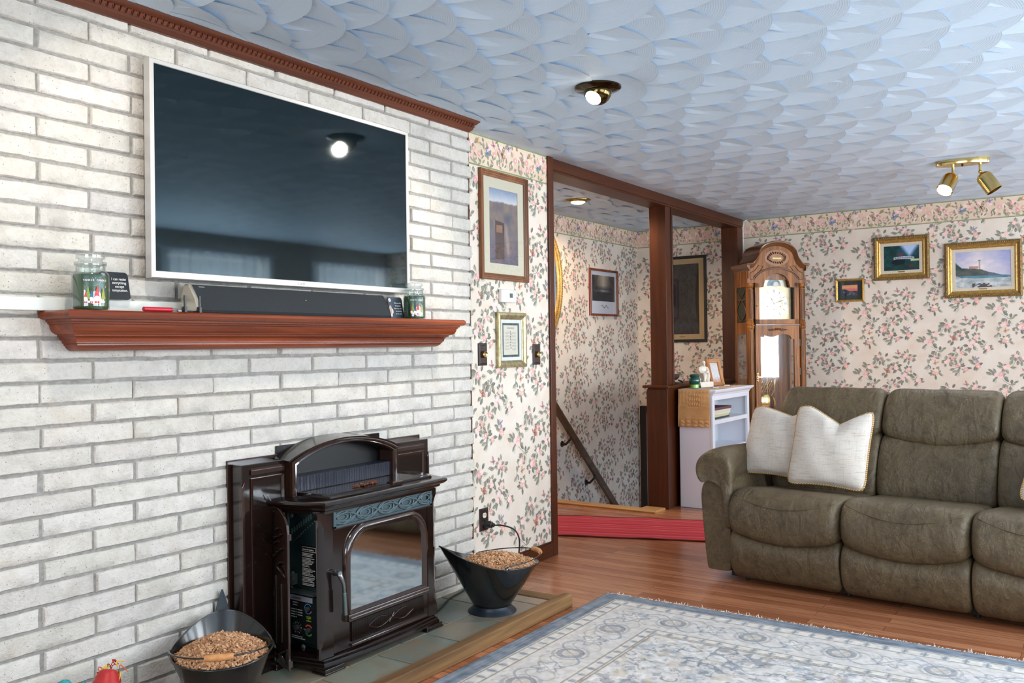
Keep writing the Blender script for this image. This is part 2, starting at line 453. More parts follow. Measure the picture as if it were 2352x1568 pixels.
def border_tile():
    r = random.Random(4); o = []; k = .52/535
    for i in range(74):
        x = r.uniform(-15, 550); y = r.uniform(8, 158)*(1 if r.random() < .4 else .5)
        o += leaf(x*k, y*k, r.uniform(.4, 2.7), r.uniform(26, 40)*k, r.uniform(11, 18)*k, r.choice([(150, 156, 126), (138, 146, 120), (168, 170, 142), (158, 162, 132)]), r)
    for x, y in ((70, 40), (110, 62), (260, 75), (235, 30), (300, 28), (440, 55), (405, 40), (470, 20), (180, 105), (400, 110), (40, 110), (330, 60), (520, 40), (505, 90), (150, 60), (285, 100), (355, 30), (375, 75), (60, 85), (130, 120), (215, 120), (445, 110), (475, 80), (15, 35), (320, 130), (425, 22)):
        o += flower(x*k, y*k, r.uniform(26, 36)*k, r)
    o += butterfly(185*k, 72*k, 46*k, -.35, (150, 160, 206), (112, 116, 164))
    o += butterfly(335*k, 92*k, 52*k, .3, (222, 184, 160), (112, 78, 76))
    o += butterfly(10*k, 88*k, 40*k, .5, (212, 158, 154), (178, 118, 116)); o += butterfly(10*k+.52, 88*k, 40*k, .5, (212, 158, 154), (178, 118, 116))
    o += butterfly(400*k, 140*k, 28*k, -.5, (170, 150, 196), (128, 110, 156))
    o += butterfly(490*k, 150*k, 20*k, .2, (196, 130, 136), (150, 92, 98))
    o += butterfly(250*k, 128*k, 30*k, 1.0, (206, 150, 168), (166, 108, 126))
    o += butterfly(95*k, 130*k, 26*k, .2, (232, 176, 140), (190, 120, 96))
    return o
BTILE = border_tile()
def papered(name, O, U, width, z0, z1, ph=0.0, body=True, zt=2.44, thick=None):
    """A papered wall in the vertical plane through O along U; the printed sprays, border and rules are part of its mesh."""
    O = Vector(O); U = Vector(U); Nn = U.cross(Vector((0, 0, 1)))       # faces the room
    m = MB(); zb = zt-.17
    def P(u, v, e=0): return O+U*u+Vector((0, 0, v))+Nn*e
    back = -(thick or .05)
    m.m = 0
    m.add([P(0, z0), P(width, z0), P(width, zb), P(0, zb)], [(0, 1, 2, 3)])
    if thick:
        m.add([P(0, z0, back), P(width, z0, back), P(width, z1, back), P(0, z1, back)], [(3, 2, 1, 0)])
        m.add([P(0, z0), P(0, z1), P(0, z1, back), P(0, z0, back)], [(0, 1, 2, 3)])
        m.add([P(width, z0), P(width, z1), P(width, z1, back), P(width, z0, back)], [(3, 2, 1, 0)])
    m.m = 1
    m.add([P(0, zb), P(width, zb), P(width, z1), P(0, z1)], [(0, 1, 2, 3)])
    m.m = 2; lay = 0
    def put(poly, c, u0, u1, v0, v1):
        nonlocal lay
        q = clip(poly, u0, u1, v0, v1)
        if len(q) < 3: return
        lay = (lay+1) % 400
        m.col = lin(c)
        ar = sum(q[i][0]*q[(i+1) % len(q)][1]-q[(i+1) % len(q)][0]*q[i][1] for i in range(len(q)))
        if ar < 0: q = q[::-1]
        m.add([P(a, b, .0005+lay*.000002) for a, b in q], [tuple(range(len(q)))]); m.col = None
    pw, phh = .52, .533
    if body:
        for i in range(-1, int(width/pw)+3):
            for j in range(-6, 3):
                du = i*pw-ph-.3; dv = zb+j*phh+(.26 if i % 2 else 0)
                if dv < z0-.2 or dv-.8 > zb: continue
                for poly, c in TILE: put([(x+du, y+dv) for x, y in poly], c, 0, width, z0, zb)
    for i in range(-1, int(width/pw)+2):
        for poly, c in BTILE: put([(x+i*pw-ph, y+zb+.006) for x, y in poly], c, 0, width, zb+.004, zt-.006)
    for va, vb in ((zb-.004, zb+.005), (zt-.008, zt)):
        put([(0, va), (width, va), (width, vb), (0, vb)], (142, 148, 112), 0, width, z0, z1)
    return tag(m.build(name, [M['paper'], M['border'], M['paperprint']]), kind='structure')

# ------------------------------------------------------------------ room shell
YW = 2.83          # papered wall by the doorway
def struct(o): return tag(o, kind='structure')

def floor_mat():
    t = NT('strip_oak_floor'); t.surf(.27, 0, .1)
    v = t.coords((1, 1, 1), rot=(0, 0, PI/2))
    br = t.n('ShaderNodeTexBrick', offset=.37, offset_frequency=2)
    br.inputs['Scale'].default_value = 1; br.inputs['Brick Width'].default_value = .85; br.inputs['Row Height'].default_value = .068
    br.inputs['Mortar Size'].default_value = .0009; br.inputs['Mortar Smooth'].default_value = .1; br.inputs['Bias'].default_value = 0
    br.inputs['Color1'].default_value = (0, 0, 0, 1); br.inputs['Color2'].default_value = (1, 1, 1, 1); br.inputs['Mortar'].default_value = (.5, .5, .5, 1)
    t.l(v, br.inputs['Vector'])
    base = t.ramp(br.outputs['Color'], [(0, lin((150, 92, 61))), (.5, lin((168, 107, 73))), (1, lin((186, 125, 89)))])
    g = t.noise(t.coords((30, 1.5, 30)), 1.4, 5, .6, 1.0)
    c = t.mix(base, lin((120, 70, 42)), t.ramp(g, [(.48, (0, 0, 0, 1)), (.68, (.75, .75, .75, 1))]))
    g2 = t.noise(t.coords((90, 2, 90)), 1.2, 3, .6, .3)
    c = t.mix(c, lin((118, 66, 44)), t.ramp(g2, [(.5, (0, 0, 0, 1)), (.8, (.6, .6, .6, 1))]))
    c = t.mix(c, lin((84, 44, 30)), br.outputs['Fac'])
    t.base(c); t.bump(g2, .04, .001); return t.m
M['floor'] = floor_mat()
m = MB()
m.box(-2.3, 8.2, -2.05, 2.99, -.05, 0); m.box(4.5, 6.14, 2.99, 4.02, -.05, 0)
struct(m.build('floor', M['floor']))
# stairs going down behind the half wall
m = MB()
for i in range(7): m.box(6.14+.26*i, 6.14+.26*(i+1)+.02, 3.02, 4.0, -.19*(i+1)-.2, -.19*(i+1))
m.box(7.96, 8.2, 3.02, 4.0, -1.6, -1.5)
struct(m.build('floor_stairs', M['oak_trim']))
# ceiling combed in overlapping fans
def ceiling_mat():
    t = NT('combed_plaster'); t.surf(.55, spec=.35)
    uv = t.n('ShaderNodeTexCoord')
    sx = t.n('ShaderNodeSeparateXYZ'); t.l(uv.outputs['UV'], sx.inputs[0])
    ns = t.noise(t.coords(), 6, 3)
    ad = t.n('ShaderNodeMath', operation='MULTIPLY_ADD'); ad.inputs[1].default_value = .018; t.l(ns, ad.inputs[0]); t.l(sx.outputs[0], ad.inputs[2])
    mu = t.n('ShaderNodeMath', operation='MULTIPLY'); mu.inputs[1].default_value = 2*PI/.0085; t.l(ad.outputs[0], mu.inputs[0])
    si = t.n('ShaderNodeMath', operation='SINE'); t.l(mu.outputs[0], si.inputs[0])
    mu3 = t.n('ShaderNodeMath', operation='MULTIPLY'); mu3.inputs[1].default_value = 2*PI/.0031; t.l(ad.outputs[0], mu3.inputs[0])
    si3 = t.n('ShaderNodeMath', operation='SINE'); t.l(mu3.outputs[0], si3.inputs[0])
    sm = t.n('ShaderNodeMath', operation='MULTIPLY_ADD'); sm.inputs[1].default_value = .4; t.l(si3.outputs[0], sm.inputs[0]); t.l(si.outputs[0], sm.inputs[2])
    t.bump(sm.outputs[0], .11, .0012)
    t.base(lin((203, 223, 240)))
    return t.m
M['ceiling'] = ceiling_mat()
def near_wall(x, y):
    # the combing flattens out against walls and beams
    d = [8.1-x if y < 2.83 else 8.2-x, y+2.05, abs(y-2.84), abs(y-3.0), abs(4.0-y)]
    if x < 3.75: d.append(abs(2.66-y))
    for fx, fy, fr in ((3.487, 1.885, .10), (6.10, 3.49, .10), (6.30, .765, .13)): d.append(max(0, math.hypot(x-fx, y-fy)-fr))
    return max(.10, min(1, min(abs(k) for k in d)/.16))
def ceiling():
    m = MB(); r = random.Random(3); uvs = []
    def addp(vs, fs, rad):
        m.add(vs, fs); uvs.extend(rad)
    addp([(-2.35, -2.1, 2.452), (8.25, -2.1, 2.452), (8.25, 4.05, 2.452), (-2.35, 4.05, 2.452)], [(0, 3, 2, 1)], [0, .3, .6, .3])
    ux, uy = .66, -.75; R = .315
    sp = .245; rows = int(10.6/sp)+2; cols = int(6.2/sp)+3
    ns, nr = 26, 6
    for i in range(rows):
        for j in range(cols):
            cx = -2.4+i*sp+r.uniform(-.035, .035); cyy = -2.2+j*sp+(sp*.5 if i % 2 else 0)+r.uniform(-.035, .035)
            if cyy > 3.05 and not 4.3 < cx < 8.3: continue
            if cyy > 4.1: continue
            Rr = R*r.uniform(.93, 1.07); da = r.uniform(-.15, .15); a0 = math.atan2(uy, ux)+da
            z0 = 2.4425+r.uniform(-.0008, .0008); vs = []; rad = []; fs = []
            for k in range(nr+1):
                q = .1+.9*k/nr
                for l in range(ns+1):
                    a = a0-2.1+4.2*l/ns
                    x, y = math.cos(a)*Rr*q, math.sin(a)*Rr*q
                    t = x*ux+y*uy
                    z = z0-.040*t-.0135*q**2.8
                    z = 2.4425-(2.4425-z)*near_wall(cx+x, cyy+y)
                    vs.append((cx+x, cyy+y, min(z, 2.4505))); rad.append(Rr*q)
            for k in range(nr):
                for l in range(ns):
                    p = k*(ns+1)+l; fs.append((p, p+1, p+ns+2, p+ns+1))
            addp(vs, fs, rad)
    o = m.build('ceiling', M['ceiling'], smooth=40)
    me = o.data; ul = me.uv_layers.new(name='comb')
    idx = np.empty(len(me.loops), dtype=np.int32); me.loops.foreach_get('vertex_index', idx)
    ra = np.array(uvs, dtype=np.float32); buf = np.zeros((len(idx), 2), dtype=np.float32); buf[:, 0] = ra[idx]
    ul.data.foreach_set('uv', buf.ravel())
    struct(o)
ceiling()

# brick wall
def brick_wall():
    r = random.Random(21); m = MB(); x0, x1 = -.35, 3.675
    m.m = 1; m.col = (1, 1, 1, 1)
    m.add([(x0, 2.7495, 0), (x1-.020, 2.7495, 0), (x1-.020, 2.7495, 2.45), (x0, 2.7495, 2.45), (x1-.020, 2.84, 0), (x1-.020, 2.84, 2.45)], [(0, 1, 2, 3), (1, 4, 5, 2)])
    m.m = 0; n0 = -4
    for n in range(n0, 32):
        za = .2884+.0692*n; zb = min(za+.0692, 2.449)
        if zb-za < .02 or zb < .02: continue
        za = max(za, 0)
        off = (1.431 if n % 2 == 0 else 1.603)-.3185*8
        k = 0
        while True:
            a = off+.3185*k+r.uniform(-.004, .004); b = off+.3185*(k+1)+r.uniform(-.004, .004); k += 1
            if a > x1-.04: break
            if b < x0: continue
            b = min(b, x1+r.uniform(-.004, .005)+.005); a = max(a, x0)
            g = .0042; xa, xb, ya, yb = a+g+r.uniform(-.001, .001), b-g+r.uniform(-.001, .001), za+g, zb-g
            y = 2.742+r.uniform(-.004, .004); c = .0045; t = r.uniform(.93, 1.03)
            m.col = (t, t*r.uniform(.985, 1.0), t*r.uniform(.96, 1.0), 1)
            nx, nz = 10, 2
            def jit(): return r.uniform(-.0013, .0013)
            front = []
            for jz in range(nz+1):
                for ix in range(nx+1):
                    fx, fz = ix/nx, jz/nz
                    front.append((xa+c+(xb-xa-2*c)*fx+jit(), y+r.uniform(-.0012, .0012), ya+c+(yb-ya-2*c)*fz+jit()))
            fs = [(jz*(nx+1)+ix, jz*(nx+1)+ix+1, (jz+1)*(nx+1)+ix+1, (jz+1)*(nx+1)+ix) for jz in range(nz) for ix in range(nx)]
            B = m.add(front, fs)
            per = [i for i in range(nx+1)]+[(j*(nx+1)+nx) for j in range(1, nz+1)]+[nz*(nx+1)+i for i in range(nx-1, -1, -1)]+[j*(nx+1) for j in range(nz-1, 0, -1)]
            side = []
            for i in per:
                px, py, pz = front[i]
                qx = px-c if px < xa+2*c else px+c if px > xb-2*c else px
                qz = pz-c if pz < ya+2*c else pz+c if pz > yb-2*c else pz
                side.append((qx, y+.006, qz))
            L = len(per); Bs = m.add(side+[(p[0], 2.759, p[2]) for p in side], [])
            for i in range(L):
                j = (i+1) % L
                m.f += [(B+per[i], Bs+i, Bs+j, B+per[j]), (Bs+i, Bs+L+i, Bs+L+j, Bs+j)]; m.mi += [0, 0]
    struct(m.build('wall_left', [M['brick'], M['mortar']], smooth=50))
brick_wall()
m = MB(); m.box(3.655, 3.6735, 2.752, 2.83, .05, 2.40)
struct(m.build('trim_1', M['walnut']))
papered('wall_middle', (3.674, YW, 0), (1, 0, 0), .901, 0, 2.452, ph=.43, thick=.15)
papered('wall_right', (8.10, 2.99, 0), (0, -1, 0), 5.06, 0, 2.452, ph=.27)
papered('wall_hall_back', (4.4, 4.0, -1.6), (1, 0, 0), 3.81, 0, 4.052, ph=.2, zt=4.04)
papered('wall_hall_right', (8.2, 4.02, -1.6), (0, -1, 0), 1.04, 0, 4.052, ph=.35, zt=4.04)
m = MB(); m.box(4.40, 4.45, 2.98, 4.05, -.05, 2.45)
struct(m.build('wall_hall_left', M['paper']))
# the wall with the windows behind the viewer and the near end wall
def window_wall():
    Y = -2.05; holes = [(.2, 2.8, .85, 2.15), (3.3, 4.6, .85, 2.15), (5.05, 6.25, .8, 2.2), (6.94, 8.05, .8, 2.2)]  # second opening is added, made to go with the extra ceiling light
    m = MB(); xs = [-2.35]
    for a, b, c, d in holes:
        m.box(xs[-1], a, Y-.12, Y, 0, 2.452); m.box(a, b, Y-.12, Y, 0, c); m.box(a, b, Y-.12, Y, d, 2.452); xs.append(b)
    m.box(xs[-1], 8.2, Y-.12, Y, 0, 2.452)
    struct(m.build('wall_front', M['paper']))
    for k, (a, b, c, d) in enumerate(holes):
        f = MB()
        for q in ((a-.06, a, c-.06, d+.06), (b, b+.06, c-.06, d+.06), (a, b, d, d+.06), (a, b, c-.06, c)): f.box(q[0], q[1], Y, Y+.02, q[2], q[3])
        mid = (c+d)/2; f.box(a, b, Y-.08, Y-.05, mid-.02, mid+.02)
        o = struct(f.build('window_%d' % (k+1), M['white'], bevel=.003))
        if k > 1:
            gl = MB(); gl.box(a, b, Y-.07, Y-.066, c, d); gl.build('pane', M['pane'], o)
    m = MB(); X = -2.35
    m.box(X, X+.1, -2.05, -1.0, 0, 2.452); m.box(X, X+.1, 1.4, 2.85, 0, 2.452); m.box(X, X+.1, -1, 1.4, 0, .8); m.box(X, X+.1, -1, 1.4, 2.1, 2.452)
    struct(m.build('wall_near', M['paper']))
    m = MB(); m.box(-2.3, -.35, 2.75, 2.85, 0, 2.452); struct(m.build('wall_left_end', M['paper']))
window_wall()
def sheer_mat():
    t = NT('sheer_curtain')
    tr = t.n('ShaderNodeBsdfTranslucent'); tr.inputs[0].default_value = (.85, .87, .9, 1)
    df = t.n('ShaderNodeBsdfDiffuse'); df.inputs[0].default_value = (.8, .8, .8, 1)
    tp = t.n('ShaderNodeBsdfTransparent')
    m1 = t.n('ShaderNodeMixShader'); m1.inputs[0].default_value = .35; t.l(tr.outputs[0], m1.inputs[1]); t.l(df.outputs[0], m1.inputs[2])
    m2 = t.n('ShaderNodeMixShader'); m2.inputs[0].default_value = .30; t.l(m1.outputs[0], m2.inputs[1]); t.l(tp.outputs[0], m2.inputs[2])
    t.l(m2.outputs[0], t.out.inputs[0]); return t.m
M['sheer'] = sheer_mat()
for a, b, lb in ((4.98, 6.3, 'white sheer curtain mirrored at the lower left of the television screen'), (6.88, 8.08, 'white sheer curtain mirrored at the lower right of the television screen')):
    r = thing('curtain', lb, 'curtain', ((a+b)/2, -2.0, 0), group='sheer curtains on the window wall')
    m = MB(); n = 120
    m.sheet(lambda u, v: (a+(b-a)*u, -1.985+.018*math.sin(u*70)*(1-.4*v)+.006*math.sin(u*31+2), .35+v*1.9), n, 4)
    m.build('fabric', M['sheer'], r, smooth=180)
    m = MB(); m.tube([(a-.05, -1.98, 2.26), (b+.02, -1.98, 2.26)], .012, 10); m.build('rod', M['white'], r, smooth=50)

# timber trim: crown over the bricks
def crown():
    prof = [(2.757, 2.442), (2.664, 2.442), (2.661, 2.438), (2.664, 2.434), (2.676, 2.431), (2.682, 2.427), (2.694, 2.425), (2.698, 2.414), (2.706, 2.411), (2.710, 2.405), (2.714, 2.402), (2.726, 2.399), (2.730, 2.395), (2.757, 2.393)]
    m = MB(); m.prism(prof[::-1], 0, -.3, 3.655)
    x = -.3
    while x < 3.63:
        m.obox((x+.009, 2.692, 2.4195), (.0065, 0, 0), (0, .005, .005), (0, -.006, .006)); m.box(x+.018, x+.0205, 2.686, 2.70, 2.414, 2.427); x += .0225
    struct(m.build('trim_2', M['crown'], smooth=35))
crown()
# doorway casing, header, post, half wall and end post
m = MB(); m.box(4.565, 4.622, 2.815, 3.0, 0, 2.44)
struct(m.build('trim_3', M['walnut'], bevel=.004))
m = MB(); m.box(4.622, 8.05, 2.84, 3.0, 2.358, 2.445); m.box(4.622, 8.05, 2.832, 2.84, 2.372, 2.44)
struct(m.build('trim_4', M['walnut_x'], bevel=.003))
m = MB(); m.box(6.345, 6.45, 2.85, 2.99, .955, 2.36); m.box(6.445, 6.465, 2.842, 2.998, .955, 2.36)
struct(m.build('trim_5', M['walnut'], bevel=.003))
m = MB(); m.box(6.318, 8.0, 2.845, 3.01, 0, .94); m.box(6.312, 6.325, 2.838, 3.016, 0, .93)
struct(m.build('trim_6', M['walnut'], bevel=.003))
m = MB(); m.box(6.285, 8.0, 2.815, 3.04, .94, .962)
struct(m.build('trim_7', M['walnut_x'], bevel=.006))
m = MB(); m.box(7.93, 8.06, 2.842, 3.0, 0, 2.36)
struct(m.build('trim_8', M['walnut'], bevel=.003))
m = MB(); m.box(3.70, 4.565, 2.815, 2.83, 0, .085); m.box(3.70, 4.565, 2.82, 2.83, .085, .094)
struct(m.build('baseboard_middle', M['walnut_x'], bevel=.003))
m = MB(); m.box(8.085, 8.10, -2.0, 2.83, 0, .094)
struct(m.build('baseboard_right', M['walnut_y'], bevel=.003))
m = MB(); m.prism([(6.11, 0), (6.105, .012), (6.115, .018), (6.205, .018), (6.215, .01), (6.215, -.06), (6.17, -.06), (6.17, 0)], 1, 3.02, 4.0)
m.prism([(6.11, 0), (6.105, .012), (6.115, .018), (6.29, .018), (6.30, 0)], 1, 2.86, 3.02)
struct(m.build('trim_9', M['oak_trim'], bevel=.002))
# doorway at the foot of the stairs
m = MB(); m.box(8.155, 8.2, 3.905, 3.975, -1.5, .655); m.box(8.155, 8.2, 3.05, 3.905, .585, .655)
o = struct(m.build('door_1', plain('near_black_casing', (34, 22, 16), .4), bevel=.003))
m = MB(); m.box(8.17, 8.195, 3.05, 3.905, -1.5, .585); m.build('panel', plain('grey_door_paint', (176, 178, 172), .5), o)
# ------------------------------------------------------------------ mantel and what stands on it
ZM = 1.412
def mantel():
    prof = [(.172, 1.412), (.178, 1.407), (.180, 1.399), (.178, 1.391), (.171, 1.386), (.158, 1.384), (.157, 1.378), (.151, 1.376), (.150, 1.371), (.145, 1.369), (.144, 1.364), (.142, 1.356), (.134, 1.345), (.122, 1.339), (.116, 1.338), (.115, 1.333), (.108, 1.331), (.101, 1.325), (.098, 1.316), (.098, 1.311), (.092, 1.309), (.092, 1.304), (.087, 1.302), (.084, 1.296), (.074, 1.289), (.066, 1.286)]
    loops = []
    for a, z in prof:
        e = (.18-a)*.85; yb = 2.746; yf = 2.75-a
        loops.append([(1.430+e, yb, z), (1.430+e, yf, z), (3.392-e, yf, z), (3.392-e, yb, z)])
    m = MB(); m.rings(loops)
    o = m.build('mantel_shelf', M['cherry'], smooth=28)
    tag(o, 'long red-brown wooden mantel shelf with stepped moulding on the pale brick wall', 'mantel shelf')
mantel()

def tv():
    r = thing('television', 'large flat television with a silver bezel hanging above the mantel', 'television', (2.435, 2.74, 1.90))
    x0, x1, z0, z1 = 1.772, 3.096, 1.532, 2.277; y = 2.668
    m = MB(); bw = .017; bb = .024
    def loop(i, ib, yy): return [(x0+i, yy, z0+ib), (x1-i, yy, z0+ib), (x1-i, yy, z1-i), (x0+i, yy, z1-i)]
    m.rings([loop(0, 0, y+.035), loop(0, 0, y+.002), loop(.002, .002, y), loop(bw-.002, bb-.002, y), loop(bw, bb, y+.004), loop(bw, bb, y+.03)], cap0=True, cap1=False)
    m.build('bezel', M['silver'], r)
    m = MB(); m.box(x0+bw-.002, x1-bw+.002, y+.003, y+.02, z0+bb-.002, z1-bw+.002)
    t = NT('dark_glossy_screen'); t.surf(.035, 0, 0, .62); t.base((.0016, .0050, .0075, 1)); t.b.inputs['Specular Tint'].default_value = (.72, .93, 1, 1); m.build('screen', t.m, r)
    m = MB(); m.box(2.0, 2.9, y+.033, 2.742, 1.62, 2.15); m.build('wall_mount', M['black'], r)
    letters('SONY', .017, (2.435, y-.0004, z0+.006), (1, 0, 0), (0, 0, 1), plain('bezel_mark', (168, 166, 164), .4), 'lettering', r, 'CENTER')
tv()
# raceway
m = MB(); m.box(.2, 2.02, 2.722, 2.744, 1.413, 1.453)
tag(m.build('cable_raceway', plain('raceway_white', (218, 222, 216), .45), bevel=.002), 'long white plastic cable raceway on the bricks level with the mantel top', 'cable cover')

def soundbar():
    r = thing('soundbar', 'long black fabric soundbar standing on the mantel below the television', 'speaker', (2.39, 2.65, ZM))
    pr = [(2.596, 1.414), (2.592, 1.424), (2.606, 1.466), (2.640, 1.513), (2.665, 1.515), (2.690, 1.47), (2.680, 1.424), (2.672, 1.414)]
    t = NT('speaker_cloth'); t.surf(.85); v = t.coords(); n = t.noise(v, 900, 1); t.base(t.ramp(n, [(.3, lin((14, 19, 23))), (.7, lin((36, 43, 49)))])); t.bump(n, .3, .001)
    m = MB(); m.prism(pr, 0, 1.905, 2.872); m.build('grille', t.m, r, smooth=25)
    cp = [(2.594+(y-2.64)*0+(y-2.594)*1.0, z) for y, z in pr]
    def sc(k): return [(2.64+(y-2.64)*k, 1.462+(z-1.462)*k) for y, z in pr]
    m = MB(); m.rings([[(1.9052, y, z) for y, z in sc(1.02)], [(1.898, y, z) for y, z in sc(1.02)], [(1.894, y, z) for y, z in sc(.9)]]); m.build('end_cap', plain('pale_metal_cap', (196, 188, 172), .25, .8), r, smooth=25)
    m = MB(); m.rings([[(2.8718, y, z) for y, z in sc(1.01)], [(2.882, y, z) for y, z in sc(.98)]]); m.build('end_cap', M['black'], r, smooth=25)
    m = MB(); m.ball((2.405, 2.6105, 1.474), (.004, .002, .004), 10, 6); m.build('logo_plate', M['brass_soft'], r, smooth=180)
    m = MB()
    for k in range(7): m.obox((1.932+.0034*k, 2.6335, 1.5055), (.0010, 0, 0), (0, .0003, 0), (0, .0005, .0007))
    m.build('maker_mark', M['whiteplastic'], r)
soundbar()

def candle(x, y, sc, lb):
    r = thing('jar_candle', lb, 'candle', (x, y, ZM), group='green jar candles on the mantel')
    def S(p): return [(a*sc, b*sc) for a, b in p]
    c = (x, y, ZM)
    m = MB(); m.lathe(S([(.002, .004), (.048, .004), (.0515, .012), (.0515, .103), (.049, .112), (.002, .110)]), c, 32)
    m.build('wax', plain('green_wax', (22, 62, 30), .35, 0, .3, c2=(34, 82, 40), ns=12), r, smooth=40)
    m = MB(); m.lathe(S([(.05, 0), (.054, .006), (.0545, .014), (.0545, .106), (.052, .116), (.044, .123), (.0435, .138), (.047, .14), (.047, .144)]), c, 36)
    m.rings([[(x+math.cos(t*PI/18)*q*sc, y+math.sin(t*PI/18)*q*sc, ZM+z*sc) for t in range(36)] for q, z in ((.047, .144), (.04, .144), (.041, .124), (.05, .114))], False, False)
    m.build('jar', M['jar'], r, smooth=40)
    m = MB(); m.lathe(S([(.038, .138), (.047, .146), (.048, .15), (.036, .153), (.034, .158), (.042, .163), (.0425, .172), (.03, .178), (.002, .179)]), c, 32)
    m.build('lid', M['jar'], r, smooth=40)
    # label printed on the front of the jar
    R = .0548*sc; ang0 = math.atan2(-y, -x)+.25
    def P(u, z, e=0): a = ang0+u/R; return (x+math.cos(a)*(R+e), y+math.sin(a)*(R+e), ZM+z*sc)
    m = MB()
    def flat(poly, c, e): m.col = lin(c); m.add([P(u*sc, z, e) for u, z in poly], [tuple(range(len(poly)))])
    def ell(u, z, a, b, n=14): return [(u+a*math.cos(2*PI*i/n), z+b*math.sin(2*PI*i/n)) for i in range(n)]
    for k in range(8):                                          # snowy ground in strips so that it follows the jar
        u0, u1 = -.03+.0075*k, -.03+.0075*(k+1)
        h = lambda u: .034+.006*math.sin(u*130+1)
        flat([(u0, .018+.006*abs(u0)/.03), (u1, .018+.006*abs(u1)/.03), (u1, h(u1)), (u0, h(u0))], (236, 238, 240), .0004)
    for u, hgt, cc in ((-.021, .075, (120, 160, 70)), (.024, .07, (150, 150, 60))): flat([(u-.008, .034), (u+.008, .034), (u, hgt)], cc, .0005)
    for u, cc in ((.004, (206, 54, 62)), (-.012, (60, 110, 150)), (-.028, (200, 60, 56))):   # gnomes with pointed hats
        k = 1 if u > 0 else .6
        flat(ell(u, .034, .009*k, .010*k), (238, 226, 222), .0006); flat([(u-.008*k, .040), (u+.008*k, .040), (u+.001, .040+.036*k)], cc, .0008)
        flat(ell(u-.004*k, .024, .0035*k, .004*k, 8), (190, 50, 50), .0007); flat(ell(u+.004*k, .024, .0035*k, .004*k, 8), (190, 50, 50), .0007)
    rr = random.Random(2)
    for k in range(26): flat(ell(rr.uniform(-.03, .03), rr.uniform(.045, .1), .0007, .0007, 6), (240, 240, 240), .0005)
    m.build('label', M['print'], r)
    # jar lettering, one glyph at a time round the glass
    txt = 'YANKEE CANDLE'
    for k, ch in enumerate(txt):
        if ch == ' ': continue
        u = (-.033+.0055*k)*sc; a = ang0+u/R
        letters(ch, .0085*sc, P(u, .089, .0006), (-math.sin(a), math.cos(a), 0), (0, 0, 1), M['whiteplastic'], 'lettering', r, 'CENTER')
candle(1.535, 2.632, 1.0, 'large green jar candle with gnome label at the left end of the mantel')
candle(3.075, 2.625, .93, 'green jar candle with gnome label at the right end of the mantel')

def plaque(x0, x1, z0, z1, y, lines, size, lb, gr):
    r = thing('quote_plaque', lb, 'plaque', ((x0+x1)/2, y, z0))
    m = MB(); w_, h = x1-x0, z1-z0; rc = .012; lean = .02
    pts = []
    for cx, cz, a0 in ((x1-rc, z1-rc, 0), (x0+rc, z1-rc, PI/2), (x0+rc, z0+rc, PI), (x1-rc, z0+rc, 1.5*PI)):
        for k in range(5): a = a0+k*PI/8; pts.append((cx+rc*math.cos(a), cz+rc*math.sin(a)))
    m.rings([[(px, y+lean*(pz-z0)/h+dy, pz) for px, pz in pts] for dy in (.004, 0)], True, True)
    m.build('board', plain('slate_print', gr, .35), r, smooth=30)
    m = MB(); 
    for cx, cz, a, b, c in ((.12, .86, .09, .09, (196, 190, 196)), (.10, .42, .10, .2, (176, 160, 156)), (.2, .36, .07, .12, (214, 208, 204)), (.14, .62, .07, .08, (96, 88, 92)), (.11, .2, .07, .1, (222, 214, 210))):
        poly = [(x0+w_*(cx+a*math.cos(t*PI/7)), z0+h*(cz+b*math.sin(t*PI/7))) for t in range(14)]
        m.col = lin(c); m.add([(px, y+lean*(pz-z0)/h-.0006-a*.002, pz) for px, pz in poly], [tuple(range(14))])
    m.build('portrait_print', M['print'], r)
    for k, t in enumerate(lines):
        zz = z1-h*(.30+.135*k*(1 if len(lines) < 5 else .9))
        letters(t, size, (x0+w_*.64, y+lean*(zz-z0)/h-.0012, zz), (1, 0, 0), (0, 0, 1), M['whiteplastic'], 'lettering', r, 'CENTER', squash=.95)
plaque(1.615, 1.715, 1.454, 1.546, 2.70, ['I can resist', 'everything', 'except', 'temptation.'], .0125, 'black plaque reading I can resist everything except temptation, behind the left jar', (18, 24, 28))
plaque(2.955, 3.05, 1.4125, 1.512, 2.662, ['We are all in', 'the gutter,', 'but some of us', 'are looking', 'at the stars.'], .0095, 'dark plaque with white verse between the soundbar and the right jar', (62, 74, 84))
# lighter and little stand
r = thing('gas_lighter', 'red handled gas lighter lying on the mantel beside the left jar', 'lighter', (1.76, 2.61, ZM))
m = MB(); m.tube([(1.695, 2.60, 1.4205), (1.80, 2.60, 1.4205)], .0075, 12); m.build('grip', plain('red_plastic', (178, 26, 44), .35), r, smooth=40)
m = MB(); m.tube([(1.80, 2.60, 1.420), (1.822, 2.60, 1.420)], .0045, 10); m.tube([(1.822, 2.60, 1.4165), (1.90, 2.62, 1.4165)], .003, 8); m.build('nozzle', M['steel'], r, smooth=40)
r = thing('plate_stand', 'small black two-pronged stand at the left end of the soundbar', 'stand', (1.85, 2.60, ZM))
for a, b in ((1.835, 2.575), (1.895, 2.578)):
    m = MB(); m.box(a-.0035, a+.0035, b, b+.006, ZM+.001, ZM+.058); m.box(a-.005, a+.005, b-.003, b+.012, ZM, ZM+.02); m.build('prong', M['black'], r, bevel=.0008)
m = MB(); m.tube([(1.835, 2.584, ZM+.004), (1.895, 2.586, ZM+.004)], .003, 8); m.build('crossbar', M['black'], r)

